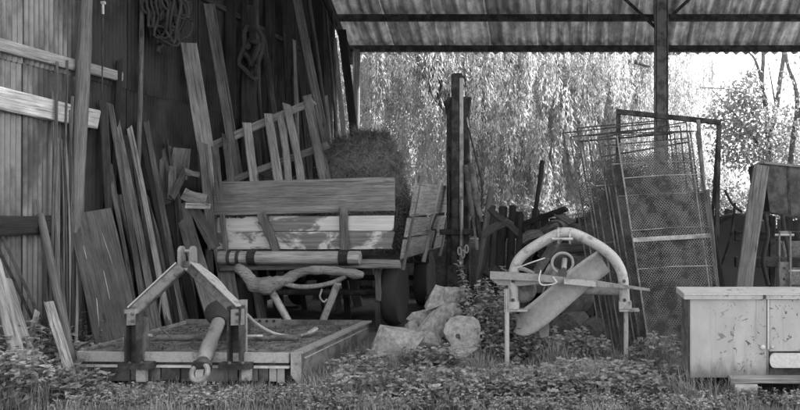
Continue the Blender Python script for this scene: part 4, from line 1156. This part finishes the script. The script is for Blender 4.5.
def log(name, label, c, d, L, r, mat='bark_pole', end='log_end', group=None, irr=.16):
    c = Vector(c); d = Vector(d).normalized(); A, B = c - d * L / 2, c + d * L / 2
    n_ = 16; prof = [r * (1 + irr * mnoise.noise(Vector((math.cos(2*math.pi*k/n_) * 1.3, math.sin(2*math.pi*k/n_) * 1.3, c.x * 7 + c.z * 5))) + rng.uniform(-.03, .03)) for k in range(n_)]
    vs = [Vector((prof[k] * math.cos(2*math.pi*k/n_), prof[k] * math.sin(2*math.pi*k/n_), L * j / 4)) * 1.0 for j in range(5) for k in range(n_)]
    for v in vs: v.x += .01 * mnoise.noise(Vector((v.y * 9, v.z * 6, r * 50))); v.y += .01 * mnoise.noise(Vector((v.x * 9, v.z * 6, r * 70)))
    mb = MB().add(vs, [(j*n_+k, j*n_+(k+1)%n_, (j+1)*n_+(k+1)%n_, (j+1)*n_+k) for j in range(4) for k in range(n_)]); mb.sm = True
    o = mb.build(name, mat, None, frame(A, B), world=False)
    tag(o, label, 'log', group)
    M = WM[o.name]; rr = r * .955
    for z, s in ((-.008, -1), (L + .008, 1)):
        vs = [Vector((0, 0, z))] + [Vector((prof[k] * math.cos(2*math.pi*k/n_), prof[k] * math.sin(2*math.pi*k/n_), z * .2 if s < 0 else L + .002)) for k in range(n_)]
        b = MB().add(vs, [(0, 1 + k, 1 + (k + 1) % n_) if s > 0 else (0, 1 + (k + 1) % n_, 1 + k) for k in range(n_)])
        b.build('cut_end', end, o, M, world=False)
    return o
# stacked logs, ends towards us
row = 0
LP = 'logs in the dark pile behind the arched frame'
for (y, n0, xs) in ((10.3, 8, -1.15), (10.3, 7, -1.0), (10.3, 6, -.85), (10.3, 5, -.7), (10.3, 3, -.4)):
    x = xs
    for k in range(n0):
        r_ = rng.uniform(.09, .15)
        log('log', 'dark split log in the pile behind the arched frame', (x + r_, y + rng.uniform(-.12, .12), .14 + row * .245 + rng.uniform(-.01, .01)), (rng.uniform(-.08, .08), 1, 0), .9, r_, 'bark_pole', 'bark_pole', LP)
        x += r_ * 2 + .01
    row += 1
r3 = random.Random(9)
for i in range(20):
    p = W(r3.uniform(482, 612), r3.uniform(212, 285), r3.uniform(9.2, 9.7)); a = r3.uniform(-.9, .9); L_ = r3.uniform(.25, .7)
    d_ = Vector((math.cos(a), r3.uniform(-.4, .4), math.sin(a))) * L_ / 2
    tag(beam('offcut', p - d_, p + d_, r3.uniform(.05, .13), r3.uniform(.03, .08), r3.choice(['bark_pole', 'old_wood', 'dark_wood', 'bark_pole']), None, r3.uniform(-.5, .5), warp=.03), 'rough offcut in the jumbled dark heap behind the arched frame', 'offcut', 'offcuts in the jumbled heap')
# firewood seen through the arch
for (px, py, d_, r_, lab) in ((577, 303, 8.3, .13, 'pale cut log lying below the blade of the arched frame'), (570, 325, 7.9, .15, 'large round log on the ground behind the arched frame'), (590, 330, 8.0, .11, 'small log beside the mesh panels under the arch')):
    p = W(px, py, d_); p.z = max(p.z, r_ * .9)
    log('log', lab, p, (.25, 1, 0), .5, r_, 'bark_pole', 'bark_chunk')
for (px, py, d_, dx, lab) in ((575, 248, 8.6, .9, 'upper plank piled behind the pulley'), (582, 262, 8.5, .9, 'middle plank piled behind the pulley'), (580, 276, 8.5, 1.0, 'lower plank piled behind the pulley'), (560, 288, 8.45, 1.0, 'bottom plank of the pile behind the pulley')):
    p = W(px, py, d_)
    tag(beam('offcut', p - Vector((.32, 0, .02)), p + Vector((.32, .05, .03)), .11, .14, 'bark_pole', None, face=(0, -1, 0)), lab, 'plank')
for k, px in enumerate((556, 596)):
    p = W(px, 300, 8.75); tag(beam('prop', (p.x, 8.72, -.02), (p.x, 8.72, 1.0), .09, .09, 'dark_wood'), ('left' if k == 0 else 'right') + ' dark prop under the plank pile behind the pulley', 'prop')

# ------------------------------------------------------------------ firewood chunks in the middle
import bmesh
def chunk(name, label, cat, cpx, D, size, rot, mat, seed, npts=16, sharp=True):
    r = random.Random(seed); bm = bmesh.new(); sx, sy, sz = size
    for i in range(npts):
        v = Vector((r.uniform(-1, 1), r.uniform(-1, 1), r.uniform(-1, 1)))
        m = max(abs(v.x), abs(v.y), abs(v.z)); v = v / m * r.uniform(.8, 1)
        bm.verts.new((v.x * sx / 2, v.y * sy / 2, v.z * sz / 2))
    res = bmesh.ops.convex_hull(bm, input=bm.verts)
    bmesh.ops.delete(bm, geom=[e for e in res['geom_interior'] if isinstance(e, bmesh.types.BMVert)], context='VERTS')
    bmesh.ops.triangulate(bm, faces=bm.faces)
    bmesh.ops.subdivide_edges(bm, edges=bm.edges, cuts=3, use_grid_fill=True)
    for v in bm.verts:
        v.co += v.co.normalized() * (.07 * min(size) * (abs(mnoise.noise(Vector((v.co.x * 7, v.co.y * 7, v.co.z * 9)) + Vector((seed, 0, 0)))) - .25) + .035 * min(size) * mnoise.noise(v.co * 40) )
    me = bpy.data.meshes.new(name); bm.to_mesh(me); bm.free(); me.materials.append(MATS[mat])
    M = Matrix.Translation(W(*cpx, D)) @ Matrix.Rotation(rot[1], 4, 'Y') @ Matrix.Rotation(rot[0], 4, 'X') @ Matrix.Rotation(rot[2], 4, 'Z')
    o = bpy.data.objects.new(name, me); link(o, M); return tag(o, label, cat)
chunk('wood_chunk', 'upright split wood chunk on top of the firewood heap', 'firewood', (444, 305), 7.35, (.30, .25, .44), (.1, .35, .4), 'split_wood', 3)
chunk('wood_chunk', 'long split wood chunk sloping down in the firewood heap', 'firewood', (434, 328), 7.2, (.58, .25, .25), (.2, -.75, .2), 'split_wood', 5)
chunk('wood_chunk', 'small pale wood chunk at the left of the firewood heap', 'firewood', (414, 335), 7.2, (.18, .2, .32), (.0, .1, .3), 'split_wood', 8)
chunk('stone', 'rough grey field stone left of the firewood heap', 'stone', (398, 349), 6.85, (.46, .36, .34), (.2, .3, .1), 'stone', 13, 14)
chunk('stone', 'small flat stone in front of the field stone', 'stone', (414, 357), 6.7, (.16, .2, .14), (0, -.2, 0), 'stone', 17)
chunk('wood_chunk', 'dark wood chunk behind the firewood heap', 'firewood', (424, 350), 7.3, (.3, .25, .26), (.1, .2, .5), 'bark_chunk', 23)
chunk('wood_chunk', 'wood chunk half hidden under the big log end', 'firewood', (437, 352), 7.1, (.3, .25, .22), (.3, .1, .9), 'split_wood', 29)
chunk('wood_chunk', 'angular pale chunk at the very top of the firewood heap', 'firewood', (455, 297), 7.45, (.22, .22, .2), (.6, .2, .1), 'split_wood', 41, 12)
chunk('wood_chunk', 'dark barked chunk between the sloping chunk and the log end', 'firewood', (447, 322), 7.25, (.2, .2, .3), (.3, -.4, .2), 'bark_chunk', 43, 12)
chunk('wood_chunk', 'wedge of split wood left of the sloping chunk', 'firewood', (424, 318), 7.4, (.3, .2, .22), (.2, .5, .1), 'split_wood', 47, 10)
for i_, (px, py, d_, sz, rt, mt, lab) in enumerate((
    (438, 300, 7.3, (.2, .2, .26), (.2, .5, .3), 'split_wood', 'jagged pale block high on the left of the firewood heap'),
    (452, 312, 7.2, (.24, .2, .22), (.5, .1, .6), 'split_wood', 'jagged block just above the log end'),
    (428, 340, 7.0, (.26, .2, .2), (.1, -.5, .2), 'split_wood', 'angular block low in the middle of the firewood heap'),
    (408, 344, 7.05, (.2, .2, .24), (.3, .4, .8), 'split_wood', 'angular block resting against the field stone'),
    (386, 356, 6.8, (.22, .2, .16), (.1, .2, .4), 'stone', 'low stone at the far left of the rubble'),
    (440, 366, 6.65, (.16, .16, .1), (.1, .1, .4), 'stone', 'small stone in the weeds before the flat log'))):
    chunk('wood_chunk' if mt == 'split_wood' else 'stone', lab, 'firewood' if mt == 'split_wood' else 'stone', (px, py), d_, sz, rt, mt, 60 + i_, 11)
chunk('stone', 'flat stone lying in the grass at the front', 'stone', (541, 404), 5.55, (.20, .14, .06), (0, 0, .3), 'stone', 31)
chunk('stone', 'round stone below the arched frame blade', 'stone', (560, 347), 7.6, (.3, .3, .26), (0, .3, .3), 'stone', 37)
big = log('log', 'thick pale log with a hole in its cut end', W(464, 332, 7.05), (-.12, 1, -.12), .42, .172, 'bark_pole', 'log_end', None, .34)
M = WM[big.name]
c = M.inverted() @ W(466, 337, 6.8)
for (x, y, r_) in ((.03, -.045, .022), (.01, -.055, .012)):
    MB().lathe([(r_, 0), (r_ * .7, .003)], 9, Matrix.Translation((x, y, -.014))).build('knot_hole', 'earth', big, M, world=False)
chunk('wood_chunk', 'broad flat block lying in front of the log end', 'firewood', (457, 357), 6.75, (.52, .3, .19), (0, .02, .1), 'split_wood', 71, 22)
# ------------------------------------------------------------------ willows and trees behind the barn
def willow(label, base, R, ztop, nclump, per, step, seed, zlow=(1.0, 3.0)):
    r = np.random.default_rng(seed); bx, by = base
    t = thing('willow_tree', label, 'tree', (bx, by, 0), 'willows behind the barn')
    path = bez([(bx, by, -.1), (bx + .15, by, 1.2), (bx - .1, by + .1, 2.6), (bx + .1, by, 3.6)], 5)
    MB().tube(path, [.55 - .22 * i / len(path) for i in range(len(path))], 12).build('trunk', 'tree_bark', t)
    cen = []; dirs = []; 
    S0 = []; AX = []
    for c in range(nclump):
        a = 2 * math.pi * c / nclump * 1.618 * 5; q = math.sqrt((c + .5) / nclump)
        cx, cy = bx + R * q * math.cos(a), by + R * q * math.sin(a) * .8
        cz = ztop - (q ** 2) * (ztop * .22) + r.normal(0, .35)
        if c % 3 == 0:
            top = Vector((bx + .1, by, 3.5))
            mid = Vector(((bx + cx) / 2, (by + cy) / 2, (3.5 + cz) / 2 + 1.2))
            pp = bez([top, mid, Vector((cx, cy, cz))], 6)
            MB().tube(pp, [.16 - .13 * i / len(pp) for i in range(len(pp))], 7).build('limb', 'tree_bark', t)
        for s in range(per):                          # hanging tassels of leaves at many heights
            ox, oy = r.normal(0, .55, 2); z0 = r.uniform(1.9, cz) if s % 4 else cz + r.normal(0, .2)
            ln = r.uniform(.9, 2.3) * (1 if s % 4 else 1.3); z1 = max(.5, z0 - ln)
            n = int((z0 - z1) / step * r.uniform(.8, 1.5))
            if n < 8: continue
            u = np.sort(r.random(n)); z = z0 - (z0 - z1) * u; ph = r.uniform(0, 6)
            rad = r.uniform(.07, .17) * np.sqrt(np.clip(np.sin(np.pi * np.clip(u * .9 + .12, 0, 1)), .05, 1)); an = r.uniform(0, 6.283, n)
            x = cx + ox + .12 * u * math.cos(ph) + rad * np.cos(an); y = cy + oy + .12 * u * math.sin(ph) + rad * np.sin(an)
            S0.append(np.stack([x, y, z], 1)); AX.append(np.stack([cx + ox + .12 * u * math.cos(ph), cy + oy + .12 * u * math.sin(ph), z], 1))
    P = np.concatenate(S0); n = len(P)
    d = r.normal(0, .3, (n, 3)); d[:, 2] -= 1.0; d += (P - np.concatenate(AX)) * 3.0
    v, f = quads(P, d, r.normal(0, 1, (n, 3)), r.uniform(.09, .18, n), r.uniform(.009, .015, n))
    fast('crown', v, f, 'willow_leaf', t)
    # hanging twigs
    tw = MB(); k = 0
    for q in AX[::2]:
        m = q[::max(1, len(q) // 6)]
        if len(m) > 1: tw.tube([tuple(p) for p in m], .005, 3, cap=False); k += 1
    tw.sm = False; tg_ = tw.build('twigs', 'tree_bark', t); tg_['kind'] = 'stuff'
    return t
willow('large weeping willow hanging behind the cart and the loader mast', (-3.2, 22.5), 4.6, 8.0, 120, 12, .0125, 21)
willow('second weeping willow behind the steel post', (.9, 24.5), 3.9, 7.6, 84, 11, .0135, 22, (1.0, 2.8))
willow('far weeping willow behind the back corner of the barn', (-9.5, 26.0), 4.2, 8.0, 40, 12, .016, 23)

def leafcloud(r, c, rad, n, size, gap=.45):
    d = unit(r.normal(0, 1, (n * 2, 3))); q = r.random(len(d)) ** .4
    k = np.array([mnoise.noise(Vector(x) * 2.3 + Vector(c)) for x in d[:, :3] * 1.0])
    keep = k > -gap; d, q, k = d[keep][:n], q[keep][:n], k[keep][:n]
    p = np.array(c) + d * np.array(rad) * (q * (1 + .45 * k))[:, None]
    return p

def tree(name, label, base, trunks, clouds, leaf, seed, mat='tree_leaf', cat='tree'):
    r = np.random.default_rng(seed)
    t = thing(name, label, cat, base)
    for pts, r0, r1 in trunks:
        pp = bez(pts, 6)
        MB().tube(pp, [r0 + (r1 - r0) * i / len(pp) for i in range(len(pp))], 8).build('trunk' if r0 > .07 else 'branch', 'tree_bark', t)
    Ps = [leafcloud(r, c, rad, n, leaf) for (c, rad, n) in clouds]
    P = np.concatenate(Ps); n = len(P)
    d = r.normal(0, 1, (n, 3)); d[:, 2] -= .4
    v, f = leaves(P, d, r.normal(0, 1, (n, 3)), r.uniform(leaf * .7, leaf * 1.3, n), r.uniform(leaf * .22, leaf * .36, n))
    fast('crown', v, f, mat, t)
    return t
TD = 19.5
def w_(x, y, D=TD): return W(x, y, D)
tr = [([Vector((w_(768, 0).x, TD, -.1)), w_(770, 185), w_(766, 110), w_(762, 85), w_(763, 52), w_(757, 0)], .085, .04),
      ([w_(766, 100), w_(756, 62), w_(746, 50)], .05, .02), ([w_(768, 140), w_(776, 110), w_(780, 80), w_(784, 52), w_(786, 0)], .075, .05),
      ([w_(776, 108), w_(772, 85), w_(768, 62)], .03, .012), ([w_(770, 160), w_(740, 120), w_(712, 90)], .04, .01),
      ([w_(766, 112), w_(740, 92), w_(700, 87)], .03, .008)]
cl = [(tuple(w_(742, 95)), (.75, .8, .45), 700), (tuple(w_(752, 78)), (.4, .5, .3), 120), (tuple(w_(735, 120)), (.85, .9, .6), 1100), (tuple(w_(770, 125)), (.8, .9, .7), 900), (tuple(w_(740, 150)), (.9, .9, .6), 1000), (tuple(w_(790, 160)), (1.1, 1, .8), 1300), (tuple(w_(770, 40)), (1.4, 1.2, .5), 300)]
tree('forked_tree', 'slim forked tree with dark trunks at the right of the barn opening', (w_(768, 0).x, TD, 0), tr, cl, .12, 41)
TD2 = 18.5
tr = [([Vector((W(790, 0, TD2).x, TD2, -.1)), W(790, 180, TD2), W(793, 140, TD2), W(797, 110, TD2), W(795, 85, TD2), W(787, 62, TD2), W(783, 20, TD2)], .08, .035), ([W(793, 140, TD2), W(806, 90, TD2), W(812, 30, TD2)], .07, .04)]
cl = [(tuple(W(800, 130, TD2)), (.9, .8, .8), 600), (tuple(W(812, 80, TD2)), (.9, .8, .6), 300)]
tree('bent_tree', 'bent thin tree with a crooked trunk at the right edge', (W(790, 0, TD2).x, TD2, 0), tr, cl, .12, 43)

def bush(label, c, rad, n, leaf, seed, group, mat='bush_leaf'):
    r = np.random.default_rng(seed); t = thing('bush', label, 'bush', (c[0], c[1], 0), group)
    MB().tube([(c[0], c[1], -.1), (c[0] + .1, c[1], rad[2])], [.09, .04], 7).build('stem', 'tree_bark', t)
    cs = [((c[0] + r.normal(0, rad[0] * .45), c[1] + r.normal(0, rad[1] * .3), rad[2] * r.uniform(.35, 1.25)), (rad[0] * .55, rad[1] * .55, rad[2] * .5), n // 7) for _ in range(7)]
    P = np.concatenate([leafcloud(r, *q, leaf) for q in cs]); m = len(P)
    v, f = leaves(P, r.normal(0, 1, (m, 3)) - np.array([0, 0, .3]), r.normal(0, 1, (m, 3)), r.uniform(leaf * .7, leaf * 1.3, m), r.uniform(leaf * .2, leaf * .35, m))
    fast('foliage', v, f, mat, t)
HG = 'bushes beyond the willows'
for i, (x, y, rx, rz, lab) in enumerate(((2.2, 18.0, 1.0, 1.0, 'low bush at the back edge of the barn behind the mesh panels'), (4.2, 20.5, 1.5, 1.35, 'round bush under the forked tree at the right'),
    (6.2, 19.5, 1.3, 1.3, 'bush at the right edge behind the hopper'), (9.0, 26, 2.6, 2.0, 'broad bush far out at the right'), (-.5, 19.0, 1.2, 1.0, 'low bush behind the log pile'),
    (-2.6, 18.6, 1.0, .9, 'low bush behind the loader mast'), (5.0, 31, 3.0, 2.6, 'distant bush right of the willows'), (-.5, 30, 3.6, 3.4, 'distant bush behind the second willow'),
    (-6, 30, 4.2, 3.6, 'distant bush behind the large willow'), (10.5, 34, 3.6, 3.4, 'distant bush behind the forked tree'), (17, 36, 4.5, 2.6, 'distant bush at the far right'), (-15, 34, 5, 2.4, 'distant bush at the far left'))):
    bush(lab, (x, y), (rx, rx * .8, rz), 6000 if y < 30 else 5000, .10 if y < 30 else .2, 60 + i, HG)
# dark brush heap behind the mesh panels
hb = np.random.default_rng(77)
t = thing('brush_heap', 'dark rounded heap of brushwood behind the wire mesh panels', 'brushwood', (.75, 11.3, 0))
cxy = W(598, 0, 11.3).x
V = []; nu, nv = 28, 10
for j in range(nv + 1):
    ph = math.pi / 2 * j / nv
    for i in range(nu):
        a = 2 * math.pi * i / nu; d = Vector((math.cos(a) * math.cos(ph), math.sin(a) * math.cos(ph), math.sin(ph))); k = 1 + .2 * mnoise.noise(d * 2.2)
        V.append((.95 + d.x * 1.25 * k, 11.5 + d.y * .9 * k, d.z * 1.78 * k))
fast('heap', np.array(V), np.array([(j*nu+i, j*nu+(i+1)%nu, (j+1)*nu+(i+1)%nu, (j+1)*nu+i) for j in range(nv) for i in range(nu)]), 'earth', t, smooth=True)
A = np.array(V); n = 2600; p = A[hb.integers(0, len(A), n)] + hb.normal(0, .05, (n, 3)); d = hb.normal(0, 1, (n, 3)); d[:, 2] *= .5
v, f = quads(p - unit(d) * .2, d, hb.normal(0, 1, (n, 3)), hb.uniform(.25, .6, n), hb.uniform(.004, .011, n))
o = fast('twigs', v, f, 'dark_wood', t); o['kind'] = 'stuff'

# ------------------------------------------------------------------ weeds and grass in front
def blocked(x, y):
    """under the mower deck, the cabinet and the cart wheels nothing grows"""
    if -4.0 < x < -2.25 and 6.25 < y < 7.6: return True
    if .95 < x < 2.4 and 5.9 < y < 6.4: return True
    return False

def weeds(name, label, spots, seed, leaf=(.055, .10), mat='weed_leaf'):
    """spots: (x, y, spread_x, spread_y, height, stems)"""
    r = np.random.default_rng(seed); P = []; Dn = []; L = []; st = MB()
    for (x, y, sx, sy, h, n) in spots:
        for k in range(n):
            px, py = x + r.uniform(-1, 1) * sx, y + r.uniform(-1, 1) * sy
            if blocked(px, py): continue
            e = max(0., 1 - ((px - x) / sx) ** 2 * .5 - ((py - y) / sy) ** 2 * .4)
            hh = h * r.uniform(.45, 1.1) * (.45 + .55 * e)
            lx, ly = r.normal(0, .14, 2) * hh
            st.tube([(px, py, -.03), (px + lx * .4, py + ly * .4, hh * .55), (px + lx, py + ly, hh)], [.004, .003, .002], 3, cap=False)
            m = max(3, int(hh / .034)); a0 = r.uniform(0, 6)
            for q in range(m):
                u = (q + .6) / m
                for s in (0, math.pi):
                    a = a0 + q * 1.57 + s + r.normal(0, .3)
                    P.append((px + lx * u, py + ly * u, hh * u)); Dn.append((math.cos(a), math.sin(a), r.uniform(-.35, .45)))
                    L.append(r.uniform(*leaf) * (1.15 - .5 * u))
            for s in range(3):
                a = r.uniform(0, 6.3); P.append((px + lx, py + ly, hh)); Dn.append((math.cos(a), math.sin(a), .5)); L.append(r.uniform(*leaf) * .6)
    P, Dn, L = np.array(P), np.array(Dn), np.array(L)
    v, f = leaves(P, Dn, np.tile([0, 0, 1.], (len(P), 1)) + r.normal(0, .3, (len(P), 3)), L, L * r.uniform(.28, .42, len(P)), .3)
    V2 = np.array(st.v); F2 = np.array(st.f) + len(v)
    o = fast(name, np.concatenate([v, V2]), np.concatenate([f, F2]), mat)
    return tag(o, label, 'weeds', kind='stuff')
weeds('weeds', 'broad leaved weeds growing along the left edge', [(-4.6, 6.05, .4, .4, .52, 230), (-4.2, 5.65, .3, .2, .38, 170), (-3.9, 5.75, .16, .12, .2, 40), (-4.5, 6.9, .35, .4, .5, 70), (-3.95, 5.95, .25, .12, .2, 40)], 91)
weeds('weeds', 'broad leaved weeds covering the ground below the arched frame', [(-1.4, 6.1, .55, .25, .15, 190), (-.55, 6.1, .5, .3, .16, 230), (.1, 6.15, .45, .35, .18, 230), (.55, 6.15, .3, .3, .18, 130), (-.3, 6.95, .6, .2, .34, 170), (.75, 6.75, .3, .15, .3, 80), (-1.25, 6.5, .3, .12, .26, 70), (.3, 5.85, .5, .15, .15, 120), (-.7, 5.8, .7, .15, .14, 150), (-1.75, 6.5, .3, .4, .2, 80)], 92)
o = weeds('bramble', 'leafy bramble bush between firewood heap and arched frame', [(-.82, 7.2, .2, .2, .9, 60), (-.72, 7.05, .2, .2, .62, 50), (-.62, 7.0, .2, .2, .5, 40)], 93)
o['category'] = 'bramble'
weeds('weeds', 'sparse leafy weeds in front of the mower and beside its right plate', [(-1.9, 6.1, .22, .4, .08, 70), (-2.2, 5.7, .5, .16, .10, 190), (-3.3, 5.75, .7, .2, .10, 260), (1.3, 5.6, .6, .16, .10, 140), (-1.0, 5.55, 1.0, .14, .09, 230), (.3, 5.5, .7, .12, .09, 120)], 94, (.03, .055))

def grass(name, label, areas, seed):
    r = np.random.default_rng(seed); Ps = []; H = []
    for (x0, x1, y0, y1, n, h0, h1) in areas:
        p = np.stack([r.uniform(x0, x1, n), r.uniform(y0, y1, n), np.full(n, -.035)], 1)
        keep = np.array([not blocked(a, c) for a, c, _ in p]); p = p[keep]
        Ps.append(p); tuft = np.array([.55 + .9 * max(0, mnoise.noise(Vector((a * 3.1, c * 3.1, 5))) + .35) for a, c, _ in p])
        H.append(r.uniform(h0, h1, len(p)) * tuft)
    P = np.concatenate(Ps); H = np.concatenate(H)[:, None]; n = len(P)
    a = r.uniform(0, 6.283, n); lean_ = r.uniform(.1, .75, n)[:, None]
    d = np.stack([np.cos(a), np.sin(a), np.zeros(n)], 1); s = np.stack([-np.sin(a), np.cos(a), np.zeros(n)], 1) * r.uniform(.0016, .0038, n)[:, None]
    up = np.array([0, 0, 1.])
    m = P + up * H * .6 + d * H * lean_ * .3; e = P + up * H * (1 - .25 * lean_) + d * H * lean_
    V = np.stack([P - s, P + s, m + s * .8, m - s * .8, e + s * .15, e - s * .15], 1).reshape(-1, 3); k = np.arange(n)[:, None] * 6
    Fq = np.concatenate([k + np.array([[0, 1, 2, 3]]), k + np.array([[3, 2, 4, 5]])])
    return tag(fast(name, V, Fq, 'grass_blade'), label, 'grass', kind='stuff')
grass('grass', 'uneven grass in the foreground along the bottom edge', [(-4.9, 2.4, 4.6, 5.95, 22000, .04, .15), (-4.9, 2.4, 5.95, 6.35, 9000, .05, .15), (-2.2, .9, 5.8, 7.4, 22000, .08, .26), (-4.9, -3.85, 5.4, 6.2, 5000, .1, .3), (.55, 1.2, 5.7, 6.3, 1500, .12, .30), (-4.7, -4.0, 6, 7.2, 2500, .1, .3)], 95)
grass('grass', 'sunlit long grass outside behind the barn', [(-12, 12, 15.9, 22, 26000, .15, .5)], 96)
